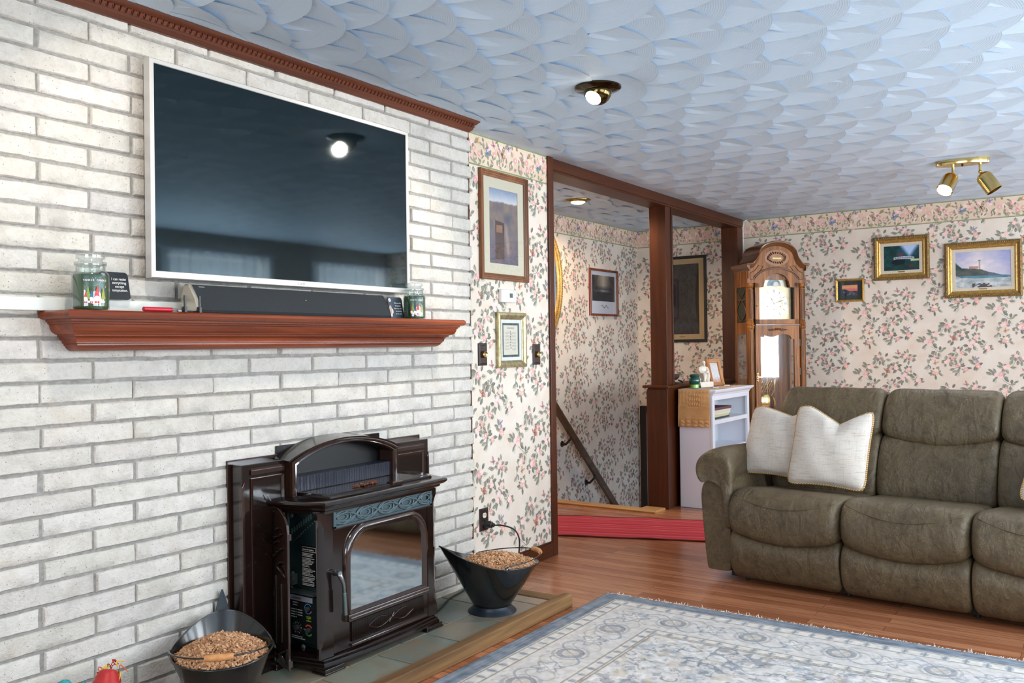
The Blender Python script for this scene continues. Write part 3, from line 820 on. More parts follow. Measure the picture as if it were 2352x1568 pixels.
# ------------------------------------------------------------------ hearth
def hearth():
    r = thing('hearth_pad', 'low slate tile hearth edged with rough timber under the stove', 'hearth', (2.6, 2.45, 0))
    zt = .052
    m = MB(); m.box(.9, 3.62, 2.25, 2.757, 0, zt-.004); m.build('grout_bed', plain('grey_grout', (164, 156, 138), .9), r)
    m = MB(); rr = random.Random(8)
    cols = [(118, 118, 106), (138, 122, 104), (150, 124, 102), (108, 118, 110), (154, 132, 110), (124, 128, 114), (134, 112, 104)]
    g = .0035; ys = [2.252, 2.45, 2.757]
    for j in range(2):
        x = .78+.16*j
        while x < 3.62:
            x2 = x+.305; a, b = max(x+g, .9), min(x2-g, 3.618); c0, c1 = ys[j]+g, ys[j+1]-g
            if b-a > .02:
                c = lin(rr.choice(cols)); m.col = c; q = .003
                m.rings([[(a, c0, zt-.005), (b, c0, zt-.005), (b, c1, zt-.005), (a, c1, zt-.005)], [(a, c0, zt-.001), (b, c0, zt-.001), (b, c1, zt-.001), (a, c1, zt-.001)], [(a+q, c0+q, zt), (b-q, c0+q, zt), (b-q, c1-q, zt), (a+q, c1-q, zt)]], False, True)
            x = x2
    t = NT('slate'); t.surf(.42, 0, .05)
    a = t.n('ShaderNodeVertexColor', layer_name='tint'); v = t.coords(); n = t.noise(v, 7, 5, .6, .8); n2 = t.noise(v, 34, 4)
    c = t.mix(a.outputs[0], lin((132, 104, 80)), t.ramp(n, [(.42, (0, 0, 0, 1)), (.7, (.7, .7, .7, 1))]))
    n3 = t.noise(t.coords((1.2, 1, 1)), 4, 3); c = t.mix(c, lin((88, 108, 104)), t.ramp(n3, [(.52, (0, 0, 0, 1)), (.7, (.5, .5, .5, 1))]))
    t.base(c); t.bump(n2, .35, .004); m.build('slate_tiles', t.m, r)
    m = MB(); m.box(.9, 3.742, 2.2, 2.25, .001, .062); m.build('front_edging', M['barn'], r, bevel=.005)
    m = MB(); m.box(3.62, 3.70, 2.251, 2.755, .001, .058); m.build('end_edging', M['barn_y'], r, bevel=.005)
hearth()

# ------------------------------------------------------------------ pellet stove
def stove():
    r = thing('pellet_stove', 'brown enamel pellet stove insert with open side panel standing on the hearth', 'stove', (2.69, 2.6, .052))
    EN = plain('brown_enamel', (20, 12, 10), .14, 0, .45, c2=(27, 16, 13), ns=4, spec=.5); ENB = plain('brown_enamel_edge', (42, 24, 18), .16, 0, .5, spec=.6)
    BK = plain('stove_black', (12, 14, 15), .35); TEAL = plain('stove_steel', (34, 52, 54), .5, .2); GR = plain('grille_iron', (66, 82, 88), .45, .35)
    z0 = .052
    # surround
    m = MB()
    for xa, xb in ((2.135, 2.355), (2.955, 3.215)):
        m.box(xa, xb, 2.672, 2.744, z0, .853); 
    m.box(2.355, 2.955, 2.738, 2.744, z0, .90)
    m.build('surround_panel', EN, r, bevel=.006)
    m = MB(); m.box(2.122, 3.232, 2.736, 2.7455, z0, .868); m.build('back_flange', ENB, r, bevel=.002)
    for xa, xb in ((2.175, 2.335), (2.975, 3.180)):
        m = MB(); e = .012
        m.rings([[(xa, 2.673, z0+.05), (xb, 2.673, z0+.05), (xb, 2.673, .80), (xa, 2.673, .80)], [(xa, 2.666, z0+.05), (xb, 2.666, z0+.05), (xb, 2.666, .80), (xa, 2.666, .80)], [(xa+e, 2.671, z0+.05+e), (xb-e, 2.671, z0+.05+e), (xb-e, 2.671, .80-e), (xa+e, 2.671, .80-e)]], False, False)
        m.build('panel_moulding', ENB, r, bevel=.0015)
        m = MB(); m.prism([(2.664, .812), (2.664, .83), (2.672, .838), (2.672, .812)], 0, xa, xb); m.build('top_moulding', ENB, r, bevel=.0015)
    for x in (2.134, 3.206):   # stop-chamfered corners
        m = MB(); m.prism([(x, .12), (x+.012, .10), (x+.012, .79), (x, .77)], 1, 2.668, 2.69); m.build('corner_bead', ENB, r, bevel=.0015)
    # arched hood over the hopper
    xa, xb, yf = 2.348, 2.962, 2.632
    def arch(i, zb, n=20):
        p = [(xa+i, zb)]
        for k in range(n+1):
            u = k/n; p.append((xa+i+(xb-xa-2*i)*u, .842-i*.6+.066*(1-(2*u-1)**2)**.9))
        p.append((xb-i, zb)); return p
    m = MB()
    def AL(i, y, zb): return [(x, y, z) for x, z in arch(i, zb)]
    m.rings([AL(0, 2.745, .70), AL(0, yf+.004, .70), AL(.004, yf, .70), AL(.012, yf, .70), AL(.015, yf+.005, .70), AL(.022, yf+.003, .70), AL(.028, yf+.01, .70), AL(.028, 2.72, .70)], False, False)
    m.build('hood', ENB, r, smooth=30)
    m = MB(); m.add([(x, 2.728, z) for x, z in arch(.02, .70)], [tuple(range(22, -1, -1))]); m.build('hood_back', BK, r)
    m = MB()
    for k in range(88): x = 2.378+k*.00632; m.box(x, x+.0034, 2.655, 2.727, .716, .778)
    m.build('hood_louvres', plain('louvre_paint', (58, 62, 74), .3, .2), r)
    # lintel of top cover above the arch
    m = MB()
    pts = [(xa-.012+(xb-xa+.024)*k/20, .852+.066*(1-(2*k/20-1)**2)**.9) for k in range(21)]
    m.rings([[(x, y, z+dz) for y, dz in ((2.742, .004), (2.640, -.004), (2.640, -.012), (2.742, -.006))] for x, z in pts])
    m.build('hood_cap', EN, r, smooth=30)
    # cast top plate
    def trap(g, z): return [(2.245-g, 2.70, z), (2.325-g*.9, 2.432-g, z), (3.045+g*.9, 2.432-g, z), (3.145+g, 2.70, z)]
    m = MB(); m.rings([trap(-.035, .655), trap(-.034, .664), trap(-.02, .672), trap(-.018, .680), trap(-.004, .686), trap(.004, .694), trap(.006, .700), trap(.003, .706), trap(-.004, .709)])
    m.build('top_plate', EN, r, smooth=25)
    def lid(g, z): return [(2.385+g, 2.655-g, z), (2.395+g, 2.478+g, z), (2.995-g, 2.478+g, z), (3.005-g, 2.655-g, z)]
    m = MB(); m.rings([lid(-.004, .709), lid(-.004, .716), lid(0, .7205), lid(.008, .7215), lid(.012, .719), lid(.02, .719)]); o = m.build('hopper_lid', EN, r, smooth=25)
    m = MB(); m.box(2.735, 2.80, 2.462, 2.50, .712, .727); m.build('latch', ENB, o, bevel=.004)
    # body and hidden side wall
    m = MB(); m.box(2.41, 3.005, 2.485, 2.735, .085, .664); m.build('firebox', BK, r)
    XS = 2.405
    m = MB(); m.box(XS-.002, XS+.004, 2.50, 2.735, .085, .66); side = m.build('side_wall', TEAL, r)
    m = MB(); m.box(XS-.02, XS-.003, 2.715, 2.725, .10, .66)
    for k in range(9): m.obox((XS-.004, 2.70-.0135*k, .560+.0085*k), (.002, 0, 0), (0, .0028, 0), (0, 0, .0105))
    for k in range(9): m.ball((XS-.004, 2.672-.0125*k, .535+.0095*k), .0032, 8, 6)
    m.ball((XS-.006, 2.702, .622), (.006, .011, .011), 12, 8)
    m.build('vent_slots', plain('slot_steel', (96, 122, 120), .4, .4), side, smooth=40)
    m = MB(); m.tube([(XS-.006, 2.712, .50), (XS-.006, 2.565, .628)], .0014, 6); m.build('tie_rod', M['steel'], side)
    m = MB(); m.box(XS-.045, XS-.003, 2.54, 2.735, .330, .336); m.build('shelf', plain('shelf_steel', (88, 98, 98), .4, .5), side)
    m = MB(); m.box(XS-.03, XS-.004, 2.672, 2.71, .355, .395); m.tube([(XS-.025, 2.72, .372), (XS-.025, 2.66, .366)], .006, 8); m.tube([(XS-.03, 2.69, .39), (XS-.03, 2.668, .405)], .007, 8); m.tube([(XS-.03, 2.70, .352), (XS-.03, 2.672, .346)], .004, 8)
    m.build('feed_motor', plain('motor_metal', (120, 134, 134), .35, .7), side, smooth=40)
    # printed label and control board (seen from the left, so reading direction is -y)
    UX, UZ = (0, -1, 0), (0, 0, 1)
    m = MB(); m.box(XS-.0045, XS-.0025, 2.562, 2.648, .352, .512); m.build('instruction_label', M['black'], side)
    m = MB(); wht = lin((226, 226, 220))
    m.col = wht
    for a, b, c, d in ((2.566, 2.644, .505, .5065), (2.566, 2.644, .488, .4895), (2.566, 2.5672, .488, .5065), (2.6428, 2.644, .488, .5065)): m.box(XS-.0052, XS-.0042, a, b, c, d)
    rr = random.Random(5); z = .482
    for k in range(22):
        L = rr.uniform(.035, .076); y = 2.643
        while y > 2.643-L:
            wd = rr.uniform(.004, .011); m.box(XS-.0052, XS-.0042, max(y-wd, 2.643-L), y, z-.0026, z); y -= wd+.0016
        z -= .0054 if k not in (2, 9, 15, 19) else .008
    m.build('label_text', M['print'], side)
    letters('Automatic Ignition', .0095, (XS-.0048, 2.640, .4935), UX, UZ, M['whiteplastic'], 'lettering', side, squash=.86)
    m = MB(); m.box(XS-.03, XS-.003, 2.503, 2.690, .140, .322); m.build('control_box', plain('control_paint', (22, 30, 32), .4), side, bevel=.002); XC = XS-.03
    m = MB(); m.box(XC-.0012, XC, 2.561, 2.687, .299, .319); m.build('maker_plate', plain('brushed_plate', (190, 194, 204), .3, .3), side)
    letters('HARMAN', .0125, (XC-.0014, 2.678, .3045), UX, UZ, M['black'], 'lettering', side)
    m = MB()
    def q(u, z, w_, h, c): m.col = lin(c); m.box(XC-.0012, XC-.0002, 2.683-u-w_, 2.683-u, z, z+h)
    def ring(u, z, r0, r1, a0, a1, c, n=16):
        m.col = lin(c)
        for k in range(n):
            a, b = a0+(a1-a0)*k/n, a0+(a1-a0)*(k+1)/n
            m.add([(XC-.0014, 2.683-u-math.cos(t)*s, z+math.sin(t)*s) for t, s in ((a, r0), (b, r0), (b, r1), (a, r1))], [(0, 1, 2, 3)])
    W_ = (206, 210, 206)
    q(.012, .289, .022, .0035, W_); q(.012, .279, .022, .0035, W_); ring(.040, .2905, 0, .0035, 0, 6.28, (255, 60, 60)); ring(.040, .2805, 0, .0025, 0, 6.28, (120, 130, 130))
    for k, zz in enumerate((.262, .252, .242, .232)):
        q(.002, zz, .022, .0032, W_); q(.028, zz, .004, .004, W_)
        if k < 3: q(.038, zz, .027, .0034, W_)
    ring(.098, .275, .0175, .0205, .6, 5.7, (90, 160, 220)); ring(.098, .275, .010, .0125, 0, 6.28, (30, 30, 34)); q(.112, .262, .006, .006, (220, 40, 48))
    q(.087, .243, .026, .003, (120, 160, 50)); q(.087, .2375, .026, .003, (150, 170, 60)); q(.087, .226, .026, .004, (120, 170, 60)); ring(.1, .233, 0, .0035, 0, 6.28, (216, 80, 50))
    for k in range(12):
        a = k*PI/6; cc = [(60, 140, 80), (190, 70, 60), (214, 210, 206)][0 if .3 < a < 2.8 else 1 if k % 2 else 2]
        ring(.036+.0235*math.cos(a), .195+.0235*math.sin(a), 0, .0028, 0, 6.28, cc, 8); ring(.036+.0175*math.cos(a), .195+.0175*math.sin(a), 0, .0018, 0, 6.28, W_, 8)
    ring(.100, .192, .017, .023, .6, 2.5, (214, 96, 66)); ring(.100, .192, .017, .023, -2.5, -.6, (70, 170, 90)); ring(.086, .191, 0, .006, 0, 6.28, W_, 8); q(.072, .191, .010, .003, W_)
    q(.004, .158, .060, .003, W_); q(.004, .151, .074, .003, W_)
    m.build('panel_print', M['print'], side)
    for u, z, n_ in ((.098, .275, .0095), (.036, .195, .011), (.100, .192, .0105)):
        m = MB(); m.olathe([(n_, 0), (n_*.92, .012), (n_*.5, .0125)], (XC, 2.683-u, z), (-1, 0, 0), 16); m.build('control_knob', plain('dial_grey', (70, 72, 76), .4), side, smooth=40)
    m = MB(); m.box(2.36, XS, 2.52, 2.735, .085, .092); m.box(2.372, 2.398, 2.66, 2.70, .0925, .104); m.tube([(2.38, 2.64, .10), (2.385, 2.60, .11), (2.39, 2.56, .098)], .006, 8); m.ball((2.385, 2.625, .118), (.008, .012, .012)); m.tube([(2.375, 2.65, .11), (2.38, 2.59, .104)], .005, 8)
    m.build('wiring_tray', plain('tray_metal', (96, 112, 112), .4, .5), side, smooth=40)
    # pillars with stopped chamfer
    for sx, xc in ((1, 2.33), (-1, 3.032)):
        m = MB(); a = xc; b = xc+sx*.068; c = xc+sx*.022
        def L(z, k): return [(a, 2.490, z), (a+sx*k*.4, 2.482, z), (a+sx*(.004+k), 2.474, z), (b, 2.472, z), (b, 2.490, z)]
        lv = [L(.108, .002), L(.15, .002), L(.185, .022), L(.60, .022), L(.635, .002), L(.660, .002)]
        if sx < 0: lv = [l[::-1] for l in lv]
        m.rings(lv); m.build('corner_pillar', EN, r, smooth=20)
    # frieze grille
    xg, xh, zg, zh = 2.402, 2.992, .592, .664; yg = 2.468
    m = MB(); m.box(xg, xh, yg+.008, yg+.012, zg, zh); m.m = 0
    for a, b, c, d in ((xg, xh, zh-.008, zh), (xg, xh, zg, zg+.008), (xg, xg+.014, zg, zh), (xh-.014, xh, zg, zh)): m.box(a, b, yg, yg+.012, c, d)
    o = m.build('frieze_grille', GR, r, bevel=.001)
    m = MB(); zc = (zg+zh)/2; A = .0265; wl = (xh-xg-.028)/4.5; xs = xg+.014
    for ph in (0, PI):
        for k_ in (1.0, .62):
            m.tube([(xs+(xh-xg-.028)*i/140, yg+.003+(.002 if ph else 0), zc+A*k_*math.sin(2*PI*i/140*2.25+ph+.35)) for i in range(141)], .0032, 6)
    for i in range(5):
        cx = xs+.035+wl*i
        for rx, rz in ((.046, .024), (.026, .012)): m.tube([(cx+rx*math.cos(t*PI/14), yg+.004, zc+rz*math.sin(t*PI/14)) for t in range(28)], .0026, 6, closed=True)
    m.build('fretwork', plain('fret_iron', (104, 122, 126), .4, .4), o, smooth=60)
    m = MB(); m.box(xg, xh, yg+.0095, yg+.0125, zg+.008, zh-.008); m.build('fret_backing', BK, o)
    m = MB(); m.box(xg, xh, yg-.003, yg+.01, zg-.005, zg); m.build('frieze_rule', ENB, r, bevel=.001)
    # door: plate, arched moulding, glass, lower panel
    m = MB(); m.box(2.398, 2.998, 2.474, 2.488, .112, .592); door = m.build('door', EN, r, bevel=.003)
    xa2, xb2, zb2 = 2.478, 2.935, .245
    def dl(i, y, n=12):
        xl, xr, zb, rc = xa2+i, xb2-i, zb2+i, .10-i*.75
        zt_ = .568-i; p = [(xl, y, zb)]
        for k in range(n+1): a = PI-k*PI/2/n; p.append((xl+rc+rc*math.cos(a), y, zt_-.006-rc+rc*math.sin(a)))
        for k in range(n+1): a = PI/2-k*PI/2/n; p.append((xr-rc+rc*math.cos(a), y, zt_-.006-rc+rc*math.sin(a)))
        p.append((xr, y, zb)); p = [(x, yy, z+(.012*(1-((x-(xl+xr)/2)/((xr-xl)/2))**2) if z > .4 else 0)) for x, yy, z in p]
        return p[::-1]
    m = MB(); m.rings([dl(-.024, 2.475), dl(-.022, 2.466), dl(-.012, 2.457), dl(-.002, 2.456), dl(.006, 2.462), dl(.012, 2.468), dl(.016, 2.472)], False, False)
    m.build('arch_moulding', ENB, door, smooth=40)
    t = NT('mirrored_stove_glass'); t.surf(.06, 1, 0); t.base(lin((190, 205, 212))); gm = t.m
    m = MB(); p = dl(.0145, 2.4705); m.add(p, [tuple(range(len(p)))]); m.build('door_glass', gm, door)
    m = MB(); m.box(2.462, 2.952, 2.452, 2.475, .220, .248); m.box(2.470, 2.945, 2.447, 2.47, .228, .238); m.build('door_rail', ENB, door, bevel=.004)
    m = MB()
    for k in range(92): x = 2.492+.00475*k; m.box(x, x+.0026, 2.4665, 2.475, .135, .212)
    m.build('ribbed_panel', EN, door)
    m = MB()
    for cx in (2.65, 2.79):
        L_ = .066
        for sg in (1, -1): m.tube([(cx-L_+2*L_*i/20, 2.4655, .174+sg*.021*math.sin(PI*i/20)) for i in range(21)], .0028, 6)
    m.tube([(2.705, 2.4655, .158), (2.735, 2.4655, .19)], .0028, 6); m.tube([(2.712, 2.4655, .184), (2.728, 2.4655, .158)], .0024, 6)
    m.build('leaf_ornament', ENB, door, smooth=60)
    m = MB(); m.box(2.488, 2.948, 2.462, 2.475, .116, .128); m.build('door_sill', ENB, door, bevel=.003)
    # handle with coiled grip
    hd = MB(); hd.tube(cr([(2.410, 2.474, .42), (2.408, 2.45, .425), (2.405, 2.440, .415), (2.414, 2.432, .385), (2.418, 2.432, .35)], 5), [.010, .0105, .011, .0115, .012, .012, .012, .012, .0115, .011, .011, .010, .0095, .009, .008, .0075, .007, .007, .0065, .006, .006], 10)
    h = hd.build('handle', plain('handle_steel', (126, 130, 132), .25, .9), door, smooth=60)
    m = MB(); m.tube([(2.418+.004*i/30, 2.432-.001*i/30, .35-.086*i/30) for i in range(31)], [.0085+(.0006 if i % 2 else 0) for i in range(31)], 12); m.build('coil_grip', plain('coil_steel', (112, 126, 128), .3, .9), h, smooth=30)
    # base mouldings and feet
    def bs(g, z, bow=.02):
        p = [(2.30-g, 2.70, z), (2.327-g, 2.60, z), (2.352-g*.8, 2.478-g, z)]
        for k in range(1, 12): u = k/12; p.append((2.352+(3.01-2.352)*u, 2.478-g-bow*math.sin(PI*u), z))
        p += [(3.01+g*.8, 2.478-g, z), (3.04+g, 2.60, z), (3.065+g, 2.70, z)]
        return p
    m = MB(); m.rings([bs(.010, .068), bs(.016, .074), bs(.018, .082), bs(.012, .088), bs(.012, .093), bs(.002, .098), bs(.002, .104), bs(-.012, .110), bs(-.016, .116)])
    m.build('base_moulding', EN, r, smooth=25)
    for x0_, x1_, y0_, y1_ in ((2.335, 2.435, 2.452, 2.52), (2.93, 3.035, 2.452, 2.52), (2.275, 2.31, 2.655, 2.70), (3.05, 3.085, 2.655, 2.70)):
        m = MB(); m.box(x0_, x1_, y0_, y1_, z0+.001, .074); m.box(x0_-.004, x1_+.004, y0_-.004, y1_+.004, z0+.001, .061); m.build('foot', EN, r, bevel=.002)
    # swung-open side panel
    H, T = Vector((2.290, 2.662, 0)), Vector((2.238, 2.532, 0)); d = (T-H).normalized(); L_ = (T-H).length; n_ = Vector((d.y, -d.x, 0))
    if n_.x > 0: n_ = -n_
    def DP(s, z, e=0): return tuple(H+d*s+n_*e+Vector((0, 0, z)))
    pf = [(0, .085), (L_, .085), (L_, .60), (L_*.94, .628), (L_*.75, .655), (L_*.4, .676), (0, .684)]
    m = MB(); m.rings([[DP(s, z, e) for s, z in pf] for e in (0, .009)]); sd = m.build('side_door', ENB, r, bevel=.002)
    m = MB()
    for k in range(9):
        s = L_*(.30+.25*math.sin(k*1.9)); z = .60-.018*k
        m.tube([DP(s-.016, z-.012, .011), DP(s, z, .016), DP(s+.02, z+.008, .011)], [.004, .0075, .003], 8)
    m.build('scroll_carving', EN, sd, smooth=60); m = MB()
    m.tube([DP(L_*.2, .44, .010), DP(L_*.5, .46, .016), DP(L_*.85, .43, .010)], [.006, .012, .004], 8)
    m.build('scroll_carving', EN, sd, smooth=60); m = MB()
    m.tube([DP(L_*.85, .16, .010), DP(L_*.5, .14, .016), DP(L_*.8, .11, .010)], [.005, .012, .004], 8)
    m.build('scroll_carving', EN, sd, smooth=60)
    m = MB(); m.tube([DP(L_*.1, .42, .010), DP(L_*.1, .16, .010)], .006, 8); m.build('flute', EN, sd, smooth=60); m = MB(); m.tube([DP(L_*.55, .40, .010), DP(L_*.55, .18, .010)], .006, 8); m.build('flute', EN, sd, smooth=60)
    for z in (.585, .115):
        m = MB(); m.obox(DP(L_+.003, z, .004), d*.006, n_*.008, (0, 0, .012)); m.build('hinge_lug', ENB, sd)
    m = MB(); m.tube([(2.245, 2.66, .728), (2.262, 2.655, .700), (2.285, 2.652, .678)], .0016, 6); m.ball((2.262, 2.655, .700), .004, 8, 6); m.ball((2.283, 2.652, .682), .0045, 8, 6); m.build('igniter_wire', M['steel'], r)
stove()
# spilled pellets on the stove lid
PEL = [(196, 150, 112), (178, 132, 96), (210, 168, 130), (160, 116, 82)]
def pellet(m, p, d, L, rad, c):
    m.col = lin(c); p = Vector(p); d = Vector(d).normalized(); m.tube([p-d*L/2, p+d*L/2], rad, 6)
M['pellet'] = attr_mat('pressed_wood', .85, grain=.5, bs=500)
m = MB(); rr = random.Random(9)
for k in range(70):
    u = rr.gauss(0, .4); pellet(m, (2.66+.085*max(-1, min(1, u)), 2.545+rr.gauss(0, .006), .7225+abs(rr.gauss(0, .003))), (rr.uniform(-1, 1), rr.uniform(-1, 1), rr.uniform(-.1, .1)), rr.uniform(.008, .016), .003, rr.choice([(110, 66, 42), (132, 84, 54), (90, 54, 36)]))
tag(m.build('spilled_wood_pellets', M['pellet']), 'thin line of spilled brown pellets on the glossy stove lid', 'pellets', kind='stuff')

# ------------------------------------------------------------------ coal hods full of pellets
def hod(base, axis, lb, lbp, bail, seed, lx=1.0, hs=.102):
    ang = math.atan2(axis[1], axis[0]); r = thing('coal_hod', lb, 'bucket', base, ang, 'black coal hods on the hearth')
    N = 48
    def rim(a, k=1.0):
        c, s = math.cos(a), math.sin(a)
        if c > 0: x = .255*c*lx; h = .222+hs*c**1.6; y = .165*s*(1-.18*c*c)
        else: x = .232*c*lx; h = .222-.012*abs(c); y = .165*s
        return Vector((x*k, y*k, h))
    def bot(a, k=1.0): return Vector((.088*math.cos(a)*k, .088*math.sin(a)*k, .03))
    def loop(t, k): return [tuple(bot(2*PI*i/N, k).lerp(rim(2*PI*i/N, k), t)+Vector((0, 0, -.012*math.sin(PI*t)*0))) for i in range(N)]
    m = MB(); ts = [0, .08, .2, .35, .5, .65, .8, .9, 1.0]
    m.rings([loop(t, 1.0) for t in ts]+[loop(t, .975) for t in ts[::-1]], True, True)
    m.build('body', M['iron'], r, smooth=60, world=False)
    m = MB(); m.tube([rim(2*PI*i/N) for i in range(N)], .0036, 6, closed=True); m.build('rolled_rim', M['iron'], r, smooth=60, world=False)
    m = MB(); n2 = 96; loops = []
    for q, z in ((.086, .036), (.090, .026), (.100, .012), (.112, .004), (.114, .001), (.108, .0005), (.088, .02)):
        loops.append([((q+(.0012 if i % 2 and .09 < q < .112 else 0))*math.cos(2*PI*i/n2), (q+(.0012 if i % 2 and .09 < q < .112 else 0))*math.sin(2*PI*i/n2), z) for i in range(n2)])
    m.rings(loops, False, False); m.build('pleated_foot', plain('foot_iron', (30, 40, 50), .35, .3), r, smooth=40, world=False)
    for s in (1, -1):
        m = MB(); m.olathe([(.012, 0), (.014, .003), (.006, .009)], (0, s*.163, .222), (0, s, 0), 12); m.build('bail_ear', M['iron'], r, smooth=40, world=False)
    pts = []
    for i in range(25):
        a = PI/2+PI*i/24; pts.append((.238*lx*math.cos(a)*bail[0]-.004, .166*math.sin(a), .236+bail[1]*abs(math.cos(a))+.010*math.sin(PI*i/24)))
    m = MB(); m.tube(pts, .0028, 8); b = m.build('bail_wire', M['iron'], r, smooth=60, world=False)
    m = MB(); gp = pts[10:15]; m.tube(gp, [.010, .0112, .0118, .0112, .010], 12); tag(m.build('wood_grip', plain('turned_wood', (206, 148, 92), .5, c2=(186, 124, 72), ns=30), b, smooth=50, world=False), 'pale turned wood grip')
    # pellets
    rr = random.Random(seed); m = MB(); m.col = lin((150, 108, 76))
    def hgt(x, y):
        q = math.hypot((x+.005)/(.22*lx), y/.155); return .203+.062*max(0, 1-q**1.8)
    def inside(x, y, z, k=.91):
        a = math.atan2(y/.165, x/((.255 if x > 0 else .232)*lx)); rm = rim(a); t = min(1, (z-.03)/(rm.z-.03)); e = bot(a).lerp(rm, t)
        return math.hypot(x, y) < math.hypot(e.x, e.y)*k
    nr = 10; loops = []
    for i in range(nr+1):
        q = 1-.97*i/nr; L = []
        for j in range(40):
            a = 2*PI*j/40; x, y = .235*lx*math.cos(a)*q, .162*math.sin(a)*q
            z = hgt(x, y)-.006
            while not inside(x, y, z, .965) and math.hypot(x, y) > .02: x *= .98; y *= .98
            L.append((x, y, hgt(x, y)-.006))
        loops.append(L)
    m.rings(loops, False, True)
    cnt = 0
    while cnt < 2100:
        x, y = rr.uniform(-.235, .235), rr.uniform(-.165, .165); z = hgt(x, y)
        if not inside(x, y, z): continue
        cnt += 1
        pellet(m, (x, y, z+rr.uniform(-.004, .003)), (rr.uniform(-1, 1), rr.uniform(-1, 1), rr.uniform(-.45, .45)), rr.uniform(.010, .022), .0033, rr.choice(PEL))
    o = m.build('wood_pellets', M['pellet'], world=False)
    o.location = base; o.rotation_euler = (0, 0, ang)
    tag(o, lbp, 'pellets', kind='stuff')
hod((3.34, 2.40, .0525), (-.86, .51), 'black coal hod full of pellets, right of the stove below the wall outlet', 'brown wood pellets heaped in the coal hod right of the stove', (1.0, .008), 31)
hod((1.905, 2.495, .0525), (.65, .76), 'black coal hod full of pellets, left of the stove at the bottom edge', 'brown wood pellets heaped in the coal hod left of the stove', (1.0, .008), 32, .76, .075)
# ash scoop leaning behind the left hod
m = MB(); m.rings([[(2.055, 2.728, .0535), (2.100, 2.728, .0535), (2.100, 2.736, .0535), (2.055, 2.736, .0535)], [(2.052, 2.722, .30), (2.118, 2.722, .30), (2.118, 2.728, .30), (2.052, 2.728, .30)], [(2.056, 2.722, .335), (2.108, 2.722, .335), (2.108, 2.727, .335), (2.056, 2.727, .335)], [(2.080, 2.722, .400), (2.086, 2.722, .400), (2.086, 2.726, .400), (2.080, 2.726, .400)]])
tag(m.build('ash_scoop', plain('grey_blade', (64, 72, 78), .45, .5), bevel=.001), 'dark pointed metal blade propped on the bricks behind the left coal hod', 'scoop')
# power cord on the hearth behind the right hod
m = MB(); m.tube(cr([(3.09, 2.60, .058), (3.18, 2.60, .0575), (3.28, 2.64, .0575), (3.38, 2.68, .0575), (3.5, 2.70, .0575), (3.6, 2.73, .0625)]), .0045, 8)
tag(m.build('appliance_cord', M['cord'], smooth=60), 'black power cord lying on the slate beside the stove', 'cord')
# dog toys in a basket by the bricks
r = thing('wicker_basket', 'low wicker toy basket by the bricks at the lower left corner', 'basket', (1.50, 2.58, .053))
m = MB(); m.lathe([(.10, 0), (.115, .03), (.122, .08), (.126, .135), (.131, .14), (.126, .145), (.116, .135), (.11, .02), (.002, .015)], (1.50, 2.58, .053), 28); m.build('basket_body', plain('wicker', (150, 112, 70), .8, c2=(120, 84, 50), ns=60, bump=.5), r, smooth=50)
r = thing('rubber_dog_toy', 'ribbed red rubber dog toy with orange rope at the lower left corner', 'dog toy', (1.515, 2.56, .24))
m = MB(); o_ = Vector((1.50, 2.535, .205)); d_ = Vector((.32, .2, .92)).normalized()
m.olathe([(.012, 0), (.036, .01), (.043, .03), (.040, .042), (.042, .05), (.044, .062), (.040, .076), (.036, .08), (.034, .09), (.026, .105), (.02, .11), (.008, .112)], o_, d_, 24); m.build('cone', plain('red_rubber', (172, 32, 34), .4), r, smooth=60)
m = MB(); rr = random.Random(3)
for k in range(22):
    t = rr.uniform(0, 6.28); p = o_+d_*rr.uniform(.07, .11)+Vector((.030*math.cos(t)+.015, .03*math.sin(t)+.012, 0)); m.col = lin(rr.choice([(214, 96, 34), (224, 190, 50), (170, 40, 30)]))
    m.tube(cr([p, p+Vector((rr.uniform(-.01, .02), rr.uniform(-.01, .02), .014)), p+Vector((rr.uniform(-.02, .035), rr.uniform(-.01, .02), rr.uniform(-.02, .012)))], 5), .0016, 6)
m.build('rope', attr_mat('dyed_rope', .8), r, smooth=60)
m = MB(); pts = [(1.40, 2.60, .232), (1.415, 2.60, .26), (1.435, 2.605, .283), (1.412, 2.605, .292), (1.395, 2.605, .289)]
m.tube(cr([(1.415, 2.60, .19)]+pts, 4), [.012]*5+[.014]*6+[.012]*5+[.009, .008, .007, .006, .004], 8); m.tube(cr([(1.42, 2.60, .20), (1.45, 2.60, .262), (1.475, 2.60, .262), (1.482, 2.60, .28)], 4), [.012]*5+[.013]*4+[.009, .007, .005, .003], 8); m.tube(cr([(1.40, 2.60, .20), (1.40, 2.60, .255), (1.45, 2.602, .25)], 4), [.012]*5+[.010]*4, 8)
tag(m.build('teal_rope_toy', plain('teal_fleece', (20, 128, 134), .9, c2=(34, 160, 160), ns=60, bump=.6), smooth=60), 'frayed teal fabric dog toy beside the red rubber toy', 'dog toy')
# ------------------------------------------------------------------ pictures
def mixc(a, b, t):
    t = max(0, min(1, t)); return tuple(a[i]+(b[i]-a[i])*t for i in range(3))
def h2(x, y, s=0):
    v = math.sin(x*12.9898+y*78.233+s*37.719)*43758.5453; return v-math.floor(v)
def vn(x, y, s=0):
    xi, yi = math.floor(x), math.floor(y); fx, fy = x-xi, y-yi; fx = fx*fx*(3-2*fx); fy = fy*fy*(3-2*fy)
    a = h2(xi, yi, s)+(h2(xi+1, yi, s)-h2(xi, yi, s))*fx; b = h2(xi, yi+1, s)+(h2(xi+1, yi+1, s)-h2(xi, yi+1, s))*fx
    return a+(b-a)*fy
def fb(x, y, s=0): return .5*vn(x, y, s)+.3*vn(2.1*x, 2.1*y, s+1)+.2*vn(4.3*x, 4.3*y, s+2)

